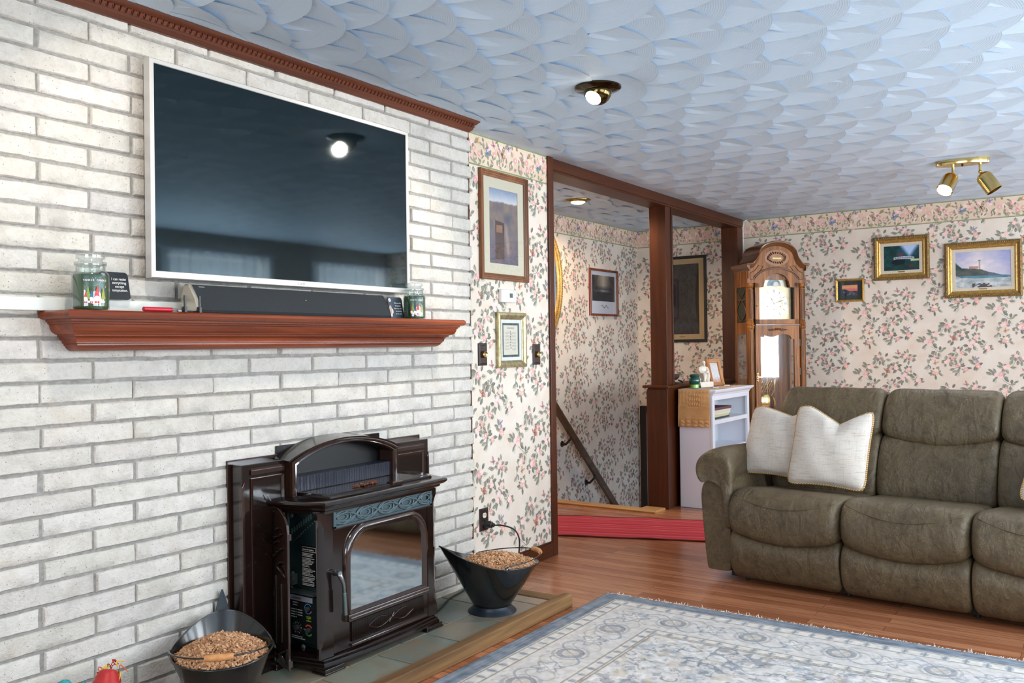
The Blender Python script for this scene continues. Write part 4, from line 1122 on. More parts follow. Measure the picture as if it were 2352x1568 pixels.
def picture(label, C, U, w_, h, prof, fmat, board=None, bm=None, art=None, res=(40, 40), name='framed_picture', glz=True, plate=None, group=None, depth=.0, inner=None):
    """A mitred frame round a board and a printed picture; prof lists (inset, height above the wall)."""
    C = Vector(C); U = Vector(U); Nn = U.cross(Vector((0, 0, 1))); Z = Vector((0, 0, 1))
    r = thing(name, label, 'picture', C, group=group)
    def L(i, e): return [tuple(C+U*a*(w_/2-i)+Z*b*(h/2-i)+Nn*e) for a, b in ((-1, -1), (1, -1), (1, 1), (-1, 1))]
    m = MB(); m.rings([L(0, .0008)]+[L(i, e) for i, e in prof], True, False); m.build('frame', fmat, r)
    i0 = prof[-1][0]; e0 = prof[-1][1]
    def quad(i, e, nm, mt):
        q = MB(); q.add(L(i, e), [(0, 1, 2, 3)]); return q.build(nm, mt, r)
    if board: 
        q = MB(); q.rings([L(i0-.002, e0-.002), L(i0+board-.001, e0-.002), L(i0+board, e0-.004)], False, False); q.build('mat_board', bm, r)
    if inner:
        q = MB(); q.rings([L(i0+board-.001, e0-.0035), L(i0+board+inner[0], e0-.0035), L(i0+board+inner[0], e0-.005)], False, False); q.build('inner_mat', inner[1], r)
    ia = i0+(board or 0)+(inner[0] if inner else 0)-.001; ea = e0-.005
    aw, ah = w_/2-ia, h/2-ia
    m = MB(); m.sheet(lambda u, v: tuple(C+U*(2*u-1)*aw+Z*(2*v-1)*ah+Nn*ea), res[0], res[1], cfn=lambda u, v: lin(tuple(max(0, min(255, k)) for k in art(u, v))))
    m.build('artwork', M['print'], r)
    if glz: quad(i0-.001, e0+.0005, 'glazing', M['pane_pic'])
    if plate:
        q = MB(); zz = -(h/2-i0-(board or 0)*.5); pc = C+Z*zz+Nn*(e0-.001); q.obox(pc, U*plate, Nn*.0008, Z*.004); q.build('title_plate', M['brass_soft'], r)
    return r

def art_field(u, v):   # pale sky, low hills, ochre field with an upright dark slab and a pale drifting column
    n = fb(u*5, v*8, 3)
    hill = .80+.05*fb(u*6, 1, 5)
    sky = mixc((120, 138, 168), (206, 210, 216), (1-v)/(1-hill)*.9+.2*n)
    c = mixc(mixc((86, 84, 100), (146, 126, 110), n*1.2-.1+.4*(v-.4)), sky, (v-hill)/.02+.5)
    c = mixc(c, (74, 72, 100), .55*max(0, 1-v*1.6))
    d = max(0, 1-abs(u-.62-.03*math.sin(v*9))/.10)*max(0, min(1, (v-.05)*8))*max(0, min(1, (.56-v)*10))
    c = mixc(c, (176, 150, 130), d*(.5+.5*n))
    c = mixc(c, (60, 72, 100), .7*max(0, 1-math.hypot((u-.65)/.22, (v-.62)/.12)))
    if .2 < u < .52 and .06 < v < .58-.08*(u-.2): c = mixc((62, 46, 48), (84, 60, 52), n)
    if .24 < u < .46 and .42 < v < .52: c = mixc((150, 112, 84), (110, 80, 66), n)
    return c
def art_hall(u, v):    # pale page with a dark interior, bright window and small crowd
    if v < .30 or v > .90 or u < .07 or u > .93:
        d = abs(v-.17-.025*math.sin((u-.4)*40))
        return (84, 84, 96) if .42 < u < .68 and d < .012 else (208, 212, 224)
    a = (v-.30)/.6; n = fb(u*9, v*12, 8)
    c = mixc((40, 44, 52), (74, 70, 70), n)
    t = max(0, 1-abs(u-.5)/(.16+.25*a))*max(0, min(1, (a-.42)*5))
    c = mixc(c, (214, 200, 176), t*.8)
    if abs(u-.5) > .20 and a > .5 and abs(abs(u-.5)-(.12+.26*(1-a)+.1)) < .025: c = (92, 74, 60)
    c = mixc(c, (176, 178, 182), max(0, 1-math.hypot((u-.5)/.4, (a-.4)/.07))*.9*n*1.6)
    return c
def art_dark(u, v):
    n = fb(u*4, v*9, 2); c = mixc((20, 20, 24), (36, 34, 36), n)
    c = mixc(c, (58, 50, 48), .7*max(0, 1-abs(v-.30)/.12)*(.5+.5*n)); c = mixc(c, (40, 50, 66), .6*max(0, 1-abs(v-.12)/.08))
    c = mixc(c, (70, 66, 66), .35*max(0, 1-math.hypot((u-.3)/.3, (v-.8)/.16)))
    return c
def art_bridge(u, v):  # dark woodland stream with a pale arched footbridge
    n = fb(u*9, v*9, 4); c = mixc((8, 34, 40), (34, 84, 78), n)
    c = mixc(c, (44, 92, 150), max(0, min(1, (v-.45)*2.4))*max(0, 1-abs(u-.7)/.35))
    s = max(0, min(1, (v-.42-abs(u-.73)*1.9)*4)); c = mixc(c, (178, 200, 236), s)
    c = mixc(c, (126, 52, 66), .8*max(0, 1-math.hypot((u-.48)/.14, (v-.62)/.14))*n*1.5)
    by = .50+.04*(1-((u-.55)/.3)**2)
    if .28 < u < .86 and abs(v-by+.03) < .055 and (abs(v-by) < .018 or abs(v-by+.07) < .02 or int(u*60) % 3 == 0): c = mixc((214, 214, 222), (150, 160, 176), n)
    if math.hypot((u-.42)/.2, (v-.34)/.12) < 1: c = mixc(c, (10, 20, 26), .8)
    if u > .76 and .36 < v < .44: c = (176, 200, 150)
    c = mixc(c, (150, 44, 44), .8*max(0, 1-math.hypot((u-.76)/.14, (v-.18)/.12))*n*1.6)
    return c
def art_sea(u, v):     # pale sunrise sky, headland with a small tower, breaking surf
    n = fb(u*8, v*10, 6)
    c = mixc((240, 226, 220), (150, 156, 200), abs(u-.42)*1.1+max(0, v-.55)*.9+.45*n-.2)
    land = .60-.14*u-.35*max(0, u-.45)-.05*n
    if v < land: c = mixc((50, 66, 74), (96, 98, 88), n*1.2) if u < .6 else mixc((70, 88, 104), (104, 116, 128), n)
    if v < .34-.06*u*n: c = mixc((60, 104, 124), (130, 160, 172), n)
    if v < .24+.22*max(0, .35-u)*2*n+.03*n: c = mixc((226, 226, 222), (120, 134, 140), n*1.3-.1)
    if v < .12 and .3 < u < .66 and n > .4: c = (78, 70, 74)
    if u < .16 and .5 < v < .5+.22*(1-u/.16)*(.6+.6*n): c = mixc((34, 56, 54), (60, 84, 72), n)
    if .25 < u < .42 and .53 < v < .60: c = mixc((196, 170, 160), (150, 96, 92), n)
    if abs(u-.44) < .016-.01*(v-.5) and .5 < v < .73: c = (176, 160, 158)
    if abs(u-.44) < .02 and .735 < v < .76: c = (120, 96, 96)
    return c
def art_sunset(u, v):
    n = fb(u*8, v*8, 9); c = mixc((236, 178, 120), (212, 104, 112), abs(v-.8)*3+.5*n-.2)
    if v < .60-.25*u+.15*math.sin(u*9)*.4 and (u < .5 or v < .42): c = mixc((20, 30, 46), (64, 74, 92), n*1.2)
    if v < .36: c = mixc((24, 36, 52), (150, 156, 166), max(0, n*1.8-.6))
    return c
def art_page(u, v):
    c = (216, 212, 198)
    if .25 < u < .75 and .88 < v < .92: return (150, 148, 140)
    for k, (a, b) in enumerate(((.14, .42), (.58, .86))):
        if a < u < b and .12 < v < .82 and (v*9) % 1 > .35 and (v*46) % 1 > .45: return (172, 168, 156)
    if abs(u-.5-.02*math.sin(v*30)) < .028 and .2 < v < .8 and (v*11) % 1 > .3: return (96, 86, 76)
    return c
def art_small(u, v):
    n = fb(u*7, v*9, 12); c = mixc((222, 220, 214), (200, 200, 206), n)
    c = mixc(c, (176, 110, 96), .8*max(0, 1-v/.28)*n*1.5); c = mixc(c, (150, 140, 90), .6*max(0, (v-.85)/.15)*n)
    return c
XU = (1, 0, 0); YU = (0, -1, 0)
pr_brown = [(0, .020), (.003, .024), (.012, .024), (.014, .020), (.022, .019), (.024, .016), (.034, .013), (.036, .010)]
picture('tall brown framed picture with cream mat on the floral wall beside the bricks', (4.090, YW, 1.955), XU, .468, .605, pr_brown, M['picwood'], .058, M['cream'], art_field, (80, 130))
pr_ch = [(0, .016), (.004, .022), (.016, .024), (.030, .018), (.034, .012), (.040, .009)]
picture('small champagne framed verse with green inner mat below the thermostat', (4.147, YW, 1.318), XU, .290, .312, pr_ch, M['champagne'], .020, M['white'], art_page, (60, 90), inner=(.012, plain('dark_green_mat', (44, 76, 62), .8)))
pr_red = [(0, .016), (.003, .019), (.016, .019), (.020, .013), (.022, .009)]
picture('red-brown framed print with white lower margin on the stair wall', (7.453, 4.0, 1.780), XU, .565, .445, pr_red, M['redframe'], None, None, art_hall, (110, 110))
pr_blk = [(0, .018), (.003, .022), (.022, .022), (.026, .015), (.028, .010)]
picture('large dark picture in a black frame with tan mat behind the post', (8.2, 3.515, 1.725), YU, .52, .855, pr_blk, M['black'], .052, plain('tan_mat', (176, 152, 112), .8), art_dark, (40, 60), plate=.03)
pr_gold = [(0, .022), (.003, .030), (.014, .033), (.026, .031), (.030, .024), (.040, .020), (.046, .016), (.050, .014), (.056, .012)]
def gilt(label, C, w_, h, art, plate=None):
    # two-tone gilt frame: dark ornamented outer band and bright inner cove
    C = Vector(C); U = Vector(YU); Nn = U.cross(Vector((0, 0, 1))); Z = Vector((0, 0, 1))
    r = picture(label, C, YU, w_, h, [(.026, .029), (.028, .024), (.036, .017), (.044, .019), (.048, .016), (.055, .012)], M['gold'], .026, M['linen'], art, (170, 115), glz=False, plate=plate, group='gilt framed landscapes on the sofa wall')
    def L(i, e): return [tuple(C+U*a*(w_/2-i)+Z*b*(h/2-i)+Nn*e) for a, b in ((-1, -1), (1, -1), (1, 1), (-1, 1))]
    m = MB(); m.rings([L(0, .0008), L(0, .022), L(.004, .030), (L(.014, .033)), L(.024, .031), L(.0265, .026)], False, False); m.build('ornamented_band', M['gold_dark'], r)
    m = MB(); rr = random.Random(1)
    for a, b in (((-1, -1), (1, -1)), ((1, -1), (1, 1)), ((1, 1), (-1, 1)), ((-1, 1), (-1, -1))):
        p = C+U*a[0]*(w_/2-.014)+Z*a[1]*(h/2-.014)+Nn*.033; q = C+U*b[0]*(w_/2-.014)+Z*b[1]*(h/2-.014)+Nn*.033
        k = int((q-p).length/.014)
        for i in range(k+1):
            c = p.lerp(q, i/k); m.ball(c, (.0045+rr.uniform(0, .002),)*3, 6, 4)
    m.build('beading', M['gold_dark'], r, smooth=180)
gilt('middle sized gilt framed picture of a pale footbridge, above the small one', (8.10, 1.462, 1.992), .442, .372, art_bridge, .026)
gilt('largest gilt framed seascape, right of the other two above the sofa', (8.10, .846, 1.859), .562, .455, art_sea, .03)
pr_sm = [(0, .016), (.004, .022), (.012, .020), (.018, .014), (.020, .010)]
picture('smallest gilt framed sunset with wide dark mat on the sofa wall', (8.10, 1.888, 1.735), YU, .240, .202, pr_sm, M['gold'], .034, plain('slate_mat', (40, 52, 52), .8), art_sunset, (90, 66), group='gilt framed landscapes on the sofa wall')
# oval gilt mirror on the stair wall, seen edge-on behind the casing
def oval():
    C = Vector((6.236, 3.998, 1.825)); r = thing('oval_mirror', 'oval gilt frame on the stair wall, mostly hidden by the doorway casing', 'mirror', C)
    def L(k, e, n=72): return [(C.x+(.42-k)*math.cos(2*PI*i/n), C.y-e, C.z+(.55-k)*math.sin(2*PI*i/n)) for i in range(n)]
    m = MB(); m.rings([L(0, .001), L(0, .02), L(.008, .03), L(.02, .034), L(.034, .03), L(.04, .022), L(.055, .026), L(.066, .02), L(.072, .012)], True, False); m.build('frame', M['gold'], r, smooth=40)
    m = MB()
    for i in range(150):
        a = 2*PI*i/150
        for k, s in ((.006, .008), (.048, .006)):
            p = Vector((C.x+(.42-k)*math.cos(a), C.y-.026, C.z+(.55-k)*math.sin(a))); m.ball(p, (s, .008, s), 6, 4)
    m.build('beading', M['gold'], r, smooth=180)
    m = MB(); m.add(L(.07, .013), [tuple(range(72))]); t = NT('mirror_silver'); t.surf(.03, 1); t.base((.8, .8, .8, 1)); m.build('mirror_glass', t.m, r)
oval()

# ------------------------------------------------------------------ fittings on the papered wall
r = thing('thermostat', 'white wall thermostat between the two framed pieces', 'thermostat', (4.113, YW, 1.566))
m = MB(); m.box(4.037, 4.188, 2.806, 2.8295, 1.53, 1.603); m.build('case', M['whiteplastic'], r, bevel=.006, seg=3)
m = MB(); m.box(4.115, 4.145, 2.8045, 2.807, 1.557, 1.582); m.build('display', plain('lcd_grey', (84, 96, 88), .3), r)
bg = plain('button_grey', (190, 192, 194), .4)
for z in (1.586, 1.570, 1.554):
    m = MB(); m.olathe([(.004, 0), (.0035, .002), (.001, .0022)], (4.165, 2.806, z), (0, -1, 0), 10); m.build('button', bg, r, smooth=40)
M['plate'] = plain('oiled_bronze_plate', (46, 34, 32), .4, .3, c2=(58, 42, 38), ns=20)
def wallplate(r, x, z0, z1):
    m = MB(); w_ = .0395
    def L(i, y): return [(x-w_+i, y, z0+i), (x+w_-i, y, z0+i), (x+w_-i, y, z1-i), (x-w_+i, y, z1-i)]
    m.rings([L(0, 2.8295), L(0, 2.826), L(.004, 2.822), L(.012, 2.821), L(.014, 2.823), L(.02, 2.823)], False, True); return m.build('plate', M['plate'], r)
for x, z, lb in ((3.874, 1.240, 'dark dimmer plate with brass knob, left of the framed verse'), (4.419, 1.232, 'dark dimmer plate with brass knob, beside the doorway casing')):
    r = thing('dimmer_switch', lb, 'switch', (x, YW, z), group='dimmer switches on the floral wall')
    wallplate(r, x, z-.061, z+.061)
    m = MB(); m.olathe([(.017, 0), (.019, .004), (.0185, .018), (.0155, .021), (.011, .019), (.002, .0175)], (x, 2.823, z), (0, -1, 0), 28); m.build('knob', M['brass'], r, smooth=35)
r = thing('power_outlet', 'dark outlet plate with cream sockets low on the floral wall', 'outlet', (3.867, YW, .343))
wallplate(r, 3.867, .282, .404)
als = plain('almond_socket', (224, 216, 196), .4)
for z in (.366, .320):
    m = MB(); m.rings([[(3.867+.0165*math.cos(t*PI/12), y, z+.0155*max(-.85, min(.85, math.sin(t*PI/12)))) for t in range(24)] for y in (2.8235, 2.8205)])
    m.build('socket', als, r)
for dx in (-.006, .006):
    m = MB(); m.box(3.867+dx-.001, 3.867+dx+.001, 2.8200, 2.8210, .364, .373); m.build('slot', M['black'], r)
r = thing('power_plug', 'thick black plug and cord hanging from the lower socket', 'plug', (3.867, 2.82, .32))
m = MB(); m.olathe([(.021, 0), (.0215, .012), (.019, .018), (.0195, .03), (.017, .034), (.0175, .042), (.012, .046), (.011, .056), (.006, .058)], (3.867, 2.8195, .320), (.12, -1, -.05), 18); m.build('plug_body', M['cord'], r, smooth=40)
m = MB(); m.tube(cr([(3.874, 2.765, .317), (3.895, 2.72, .316), (3.925, 2.675, .298), (3.945, 2.655, .26), (3.955, 2.655, .20), (3.945, 2.67, .10), (3.90, 2.70, .02), (3.82, 2.735, .006)]), .0042, 8); m.build('cord', M['cord'], r, smooth=60)
# thin white lead running down the end post
m = MB(); m.tube([(8.085, 2.80, 2.44), (8.07, 2.825, 2.425), (8.066, 2.836, 2.36), (8.075, 2.838, 2.25), (8.082, 2.838, 2.1), (8.084, 2.838, 1.4)], .004, 8)
tag(m.build('white_lead', M['whiteplastic'], smooth=60), 'thin white lead running down the corner post behind the clock', 'cord')

# ------------------------------------------------------------------ stair handrail
r = thing('handrail', 'sloping dark stained handrail on the papered stair wall', 'handrail', (6.43, 3.92, .75))
a, b = Vector((5.95, 3.92, 1.20)), Vector((7.75, 3.92, -.49)); d = (b-a).normalized(); up = Vector((-d.z, 0, d.x))
m = MB(); m.rings([[tuple(p+up*q+Vector((0, y, 0))) for q, y in ((-.032, -.015), (-.032, .015), (.018, .02), (.032, .012), (.032, -.012), (.018, -.02))] for p in (a, b)]); m.build('rail', wood('rail_stain', (70, 46, 26), (100, 68, 40), 0, .4, .2), r)
for x in (6.68, 7.10, 7.48):
    z = 1.20-(x-5.95)*1.69/1.8
    m = MB(); m.tube([(x-.03, 3.995, z-.10), (x-.03, 3.96, z-.10), (x-.01, 3.925, z-.06), (x, 3.92, z-.03)], [.016, .011, .010, .012], 10); m.olathe([(.028, 0), (.026, .006), (.014, .01)], (x-.03, 3.999, z-.10), (0, -1, 0), 14)
    m.build('bracket', plain('bracket_bronze', (52, 40, 30), .4, .5), r, smooth=50)

# ------------------------------------------------------------------ ceiling lamps
def eyeball():
    C = Vector((3.487, 1.885, 2.436)); r = thing('eyeball_downlight', 'dark brass eyeball downlight in the ceiling, lit and tilted towards the mantel', 'ceiling light', C)
    m = MB(); m.lathe([(.060, -.018), (.068, -.014), (.100, -.006), (.105, -.002), (.105, .012), (.058, .012)], C, 48); m.rings([[(C.x+q*math.cos(t*PI/24), C.y+q*math.sin(t*PI/24), C.z+z) for t in range(48)] for q, z in ((.060, -.018), (.058, .006))], False, False)
    m.build('trim_ring', M['brassdark'], r, smooth=40)
    d = Vector((-.66, .10, -.74)).normalized(); o = C+Vector((0, 0, -.012))
    m = MB(); R = .064; pr = []
    for k in range(15): t = -PI/2+PI*.80*k/14; pr.append((max(.002, R*math.cos(t)), R*math.sin(t)))
    m.olathe(pr+[(R*math.cos(-PI/2+PI*.80)-.003, R*math.sin(-PI/2+PI*.80)-.002)], o, d, 36); m.build('eyeball', plain('smoked_brass', (92, 80, 48), .1, 1), r, smooth=60)
    zc = R*math.sin(-PI/2+PI*.8); rc = R*math.cos(-PI/2+PI*.8)
    m = MB(); m.olathe([(rc*.97, zc+.0008), (.002, zc+.004)], o, d, 32); m.build('bulb', M['bulb'], r, smooth=60)
    spot('downlight_beam', o+d*(R+.02), (2.35, 2.75, .95), 34, WARM, 106, .6, .035)
eyeball()
spot('second_downlight_beam', (1.30, 1.88, 2.40), (2.35, 2.75, .95), 28, WARM, 112, .55, .035)
C = Vector((6.10, 3.49, 2.436)); r = thing('hall_downlight', 'round lit downlight in the ceiling over the stairs', 'ceiling light', C)
m = MB(); m.lathe([(.066, -.014), (.074, -.012), (.098, -.003), (.10, .004), (.06, .004)], C, 40); m.rings([[(C.x+q*math.cos(t*PI/20), C.y+q*math.sin(t*PI/20), C.z+z) for t in range(40)] for q, z in ((.066, -.014), (.064, .004))], False, False); m.build('trim_ring', M['brass_soft'], r, smooth=40)
m = MB(); m.lathe([(.064, -.008), (.05, -.02), (.03, -.028), (.002, -.031)], C, 32); m.build('bulb', emit('warm_bulb', (255, 222, 176), 22), r, smooth=60)
def point(name, loc, power, color, rad):
    d = bpy.data.lights.new(name, 'POINT'); d.energy = power; d.color = color; d.shadow_soft_size = rad
    o = bpy.data.objects.new(name, d); COL.objects.link(o); o.location = loc; return o
spot('hall_lamp_glow', (6.10, 3.49, 2.378), (6.10, 3.49, 0), 58, (1, .70, .45), 168, .35, .05)
def track():
    C = Vector((6.30, .765, 2.438)); r = thing('ceiling_spotlight', 'brass ceiling fitting with two swivel spots, the left one lit', 'ceiling light', C)
    ax = Vector((.10, -.99, 0)).normalized(); bx = Vector((ax.y, -ax.x, 0))
    def E(k, z, n=48): return [tuple(C+ax*.155*k*math.cos(2*PI*i/n)+bx*.065*k*math.sin(2*PI*i/n)+Vector((0, 0, z))) for i in range(n)]
    m = MB(); m.rings([E(1, .004), E(1, -.024), E(.975, -.030), E(.5, -.030)]); m.build('canopy', M['brass'], r, smooth=35)
    m = MB(); m.ball(C+Vector((0, 0, -.033)), .007, 10, 6); m.build('canopy_nut', M['brassdark'], r, smooth=60)
    for k, (s, dd, lit) in enumerate(((-.055, Vector((-.60, .26, -.74)), True), (.10, Vector((.0, -.52, -.85)), False))):
        p = C+ax*s; dd.normalize(); j = p+Vector((0, 0, -.085))
        m = MB()
        m.tube([tuple(p+ax*0+Vector((0, 0, -.028))), tuple(j)], .0085, 12); m.ball(j, .012, 12, 8)
        st = m.build('swivel_stem', M['brass'], r, smooth=50)
        o = j+dd*.010; R1 = .049
        m = MB(); m.olathe([(.006, 0), (.028, .006), (.043, .020), (R1, .038), (R1, .136), (R1+.0015, .139), (R1-.002, .139), (R1-.002, .05)], o, dd, 36); sh = m.build('shade', M['brass'], r, smooth=35)
        m = MB(); m.olathe([(.043, .120 if lit else .07), (.036, .142 if lit else .08), (.002, .150 if lit else .083)], o, dd, 28)
        m.build('bulb', emit('white_spot_bulb', (255, 252, 245), 40) if lit else plain('unlit_bulb', (200, 200, 196), .3), sh, smooth=60)
        if lit: spot('swivel_spot_beam', o+dd*.16, o+dd*1.2, 14, (1, .96, .9), 110, .6, .03)
track()
# ------------------------------------------------------------------ longcase clock across the corner
def clock():
    r = thing('grandfather_clock', 'tall oak grandfather clock with arched bonnet standing in the corner', 'clock', (7.615, 2.385, 0), -PI/4)
    OK, OD = M['clock_oak'], M['clock_oak_d']; W = dict(world=False); D = .285
    fin = plain('clock_moulding', (104, 64, 32), .3, 0, .4)
    # plinth and waist
    m = MB(); m.box(-.285, .285, -.005, D, .10, .50); m.box(-.295, .295, -.015, D, 0, .10); m.rings([[(-a, -a+.28, z), (a, -a+.28, z), (a, D, z), (-a, D, z)] for a, z in ((.288, .50), (.282, .52), (.270, .54), (.262, .55))]); m.build('plinth', OK, r, bevel=.004, **W)
    m = MB(); m.box(-.20, .20, -.012, -.004, .16, .44); m.build('plinth_panel', OD, r, bevel=.005, **W)
    # carcase: back, two sides with openings, front stiles
    m = MB(); m.box(-.262, .262, D-.012, D, .55, 1.93); m.build('back_board', OK, r, **W)
    for sx, nm in ((-1, 'side'), (1, 'side')):
        m = MB(); xa, xb = (-.262, -.244) if sx < 0 else (.244, .262)
        m.box(xa, xb, .02, .06, .55, 1.83); m.box(xa, xb, D-.04, D, .55, 1.83); m.box(xa, xb, .06, D-.04, 1.36, 1.46); m.box(xa, xb, .06, D-.04, .55, .66); m.box(xa, xb, .06, D-.04, 1.77, 1.83)
        s = m.build('side', OK, r, **W)
        m = MB(); xm = (xa+xb)/2; m.box(xm-.002, xm+.002, .06, D-.04, .66, 1.36); m.build('side_pane', M['pane'], s, **W)
        m = MB(); m.box(xm-.001, xm+.001, .06, D-.04, 1.46, 1.77); m.build('fret_cloth', plain('fret_cloth', (54, 58, 52), .8), s, **W)
        m = MB()
        for sg in (1, -1):
            m.tube([(xm+sx*.006, .06+.0925+sg*.085*math.sin(PI*i/14*1.5), 1.46+.31*i/14) for i in range(15)], .005, 6)
        m.box(xa-.002, xb+.002, .06, D-.04, 1.655, 1.665); m.build('fretwork', OD, s, **W)
    # hood front
    m = MB()
    for x0, x1 in ((-.205, -.165), (.165, .205)): m.box(x0, x1, -.004, .018, 1.445, 1.80)
    m.box(-.205, .205, -.004, .018, 1.445, 1.485)
    pts = [(-.205, 1.80), (-.205, 1.86)]+[(-.205+.41*k/20, 1.80+.145*math.sqrt(max(0, 1-((k/20-.5)/.56)**2))) for k in range(21)]+[(.205, 1.80)]
    inn = [(-.165, 1.76)]+[(-.125+.25*k/20, 1.765+.118*math.sqrt(max(0, 1-(2*k/20-1)**2))) for k in range(21)]+[(.165, 1.76)]
    n = len(inn); out = [(-.205, 1.76)]+[(-.205+.41*k/20, 1.79+.145*math.sqrt(max(0, 1-((k/20-.5)/.5)**2*.93))) for k in range(21)]+[(.205, 1.76)]
    for y in (-.004,): m.add([(x, y, z) for x, z in inn]+[(x, y, z) for x, z in out], [(i, i+1, n+i+1, n+i) for i in range(n-1)])
    m.add([(x, -.004, z) for x, z in inn]+[(x, .018, z) for x, z in inn], [(i, n+i, n+i+1, i+1) for i in range(n-1)])
    hd = m.build('hood_door', OK, r, **W)
    m = MB(); m.add([(-.166, .004, 1.484), (.166, .004, 1.484)]+[(x, .004, z) for x, z in inn[::-1]], [tuple(range(n+2))]); m.build('hood_pane', M['pane_pic'], hd, **W)
    m = MB(); m.ball((-.188, -.012, 1.60), .006, 10, 6); m.build('hood_knob', M['brass'], hd, smooth=60, **W)
    # dial
    face = plain('dial_plate', (212, 200, 168), .3, .35, c2=(196, 180, 140), ns=20)
    m = MB(); m.box(-.16, .16, .055, .06, 1.485, 1.765); m.add([(x, .0545, z) for x, z in inn], [tuple(range(n))]); dl = m.build('dial', face, r, **W)
    def disc(x, z, ra, y, mt, nm, a0=0, a1=2*PI, ri=0, k=36):
        q = MB(); q.add([(x+ri*math.cos(a0+(a1-a0)*i/k), y, z+ri*math.sin(a0+(a1-a0)*i/k)) for i in range(k+1)]+[(x+ra*math.cos(a0+(a1-a0)*i/k), y, z+ra*math.sin(a0+(a1-a0)*i/k)) for i in range(k+1)], [(i, i+1, k+2+i, k+1+i) for i in range(k)])
        return q.build(nm, mt, dl, **W)
    disc(0, 1.625, .128, .053, plain('chapter_ring', (226, 222, 208), .3, .2), 'chapter_ring', ri=.085); disc(0, 1.625, .083, .0535, plain('dial_centre', (214, 206, 186), .35, .3, c2=(190, 178, 150), ns=60), 'dial_centre')
    disc(0, 1.778, .098, .0525, plain('moon_arch', (222, 218, 198), .35, .2), 'moon_arch', 0, PI, .066); disc(0, 1.778, .066, .0515, plain('moon_sky', (70, 96, 120), .4, c2=(150, 176, 176), ns=24), 'moon_disc', 0, PI)
    disc(.02, 1.79, .024, .0505, plain('moon_pale', (216, 212, 190), .4), 'painted_moon')
    m = MB(); drk = plain('hand_black', (28, 24, 20), .4)
    for k in range(12):
        a = PI/2-k*PI/6
        c = Vector((.107*math.cos(a), .0518, 1.625+.107*math.sin(a))); d = Vector((math.cos(a), 0, math.sin(a))); p = Vector((-d.z, 0, d.x))
        for o_ in ((0,) if k % 3 else (-.005, .005)): m.obox(c+p*o_, d*.013, Vector((0, .0004, 0)), p*.0016)
    m.build('numeral_marks', drk, dl, **W)
    for ang, L in ((18, .10), (122, .072)):
        a = math.radians(ang); d = Vector((math.cos(a), 0, math.sin(a))); m = MB(); c0 = Vector((0, .047, 1.625))
        m.tube([c0-d*.015, c0+d*L*.45, c0+d*L*.6, c0+d*L*.75, c0+d*L], [.003, .0028, .0075, .003, .0012], 6, flat=.4); m.build('hand', drk, dl, smooth=60, **W)
    m = MB(); 
    for x, z in ((.06, 1.598), (-.06, 1.598), (0, 1.572)): m.ball((x, .052, z), .004, 8, 5)
    m.build('winding_hole', drk, dl, **W)
    # corner columns with turned rings
    for sx in (-1, 1):
        m = MB(); x = sx*.243
        m.box(x-.036, x+.036, -.006, .03, 1.80, 1.84); m.box(x-.036, x+.036, -.006, .03, .55, .60)
        prof = [(.029, .60), (.029, 1.40), (.033, 1.405), (.036, 1.418), (.033, 1.43), (.029, 1.434), (.036, 1.448), (.036, 1.452), (.029, 1.466), (.031, 1.475), (.027, 1.48), (.027, 1.755), (.034, 1.76), (.030, 1.768), (.036, 1.785), (.033, 1.80)]
        m.lathe(prof, (x, .02, 0), 20); o = m.build('column', OK, r, smooth=35, **W)
        m = MB()
        for k in range(5):
            a = -PI/2+(k-2)*.42
            for z0, z1 in ((.62, 1.39), (1.49, 1.745)): m.tube([(x+.0275*math.cos(a), .02+.0275*math.sin(a), z0), (x+.0275*math.cos(a), .02+.0275*math.sin(a), z1)], .0036, 6)
        m.build('flutes', OD, o, smooth=60, **W)
    # waist door
    m = MB()
    for x0, x1 in ((-.205, -.158), (.158, .205)): m.box(x0, x1, -.004, .018, .57, 1.43)
    m.box(-.158, .158, -.004, .018, .57, .64)
    sc = [(-.158+.316*k/24, 1.345+.012*math.cos(2*PI*(k/24)*1.5+PI*.5*0)-.022*(abs(2*k/24-1) > .82)) for k in range(25)]
    m.add([(x, -.004, z) for x, z in sc]+[(x, -.004, 1.43) for x, z in sc], [(i, i+1, 26+i, 25+i) for i in range(24)])
    m.add([(x, -.004, z) for x, z in sc]+[(x, .018, z) for x, z in sc], [(i, 25+i, 26+i, i+1) for i in range(24)])
    wd = m.build('waist_door', OK, r, **W)
    m = MB(); m.box(-.160, .160, .004, .007, .63, 1.37)
    t = NT('bevelled_mirror_glass')
    tr = t.n('ShaderNodeBsdfTransparent'); gl = t.n('ShaderNodeBsdfGlossy'); gl.inputs['Roughness'].default_value = .01; mx = t.n('ShaderNodeMixShader'); mx.inputs[0].default_value = .11
    t.l(tr.outputs[0], mx.inputs[1]); t.l(gl.outputs[0], mx.inputs[2]); t.l(mx.outputs[0], t.out.inputs[0]); m.build('door_pane', t.m, wd, **W)
    m = MB()
    for k in range(-3, 4): m.tube([(.010*k, -.006, 1.398-.004*abs(k)), (.024*k, -.010, 1.405-.0035*abs(k)), (.030*k+.004, -.006, 1.392)], [.003, .0075, .002], 6)
    m.ball((0, -.006, 1.40), (.012, .006, .012), 10, 6); m.build('carved_crest', OD, wd, smooth=60, **W)
    m = MB(); m.box(-.198, -.186, -.008, -.003, .945, 1.03)
    for z in (.95, .968, .987, 1.006, 1.024): m.ball((-.192, -.008, z), .008, 8, 6)
    m.box(-.186, -.15, -.010, -.006, .983, .991); m.build('escutcheon', M['brass'], wd, smooth=50, **W)
    m = MB()
    for z in (1.03, .70, 1.28): m.box(.2045, .212, -.006, .004, z-.03, z+.03)
    m.build('hinge', M['black'], wd, **W)
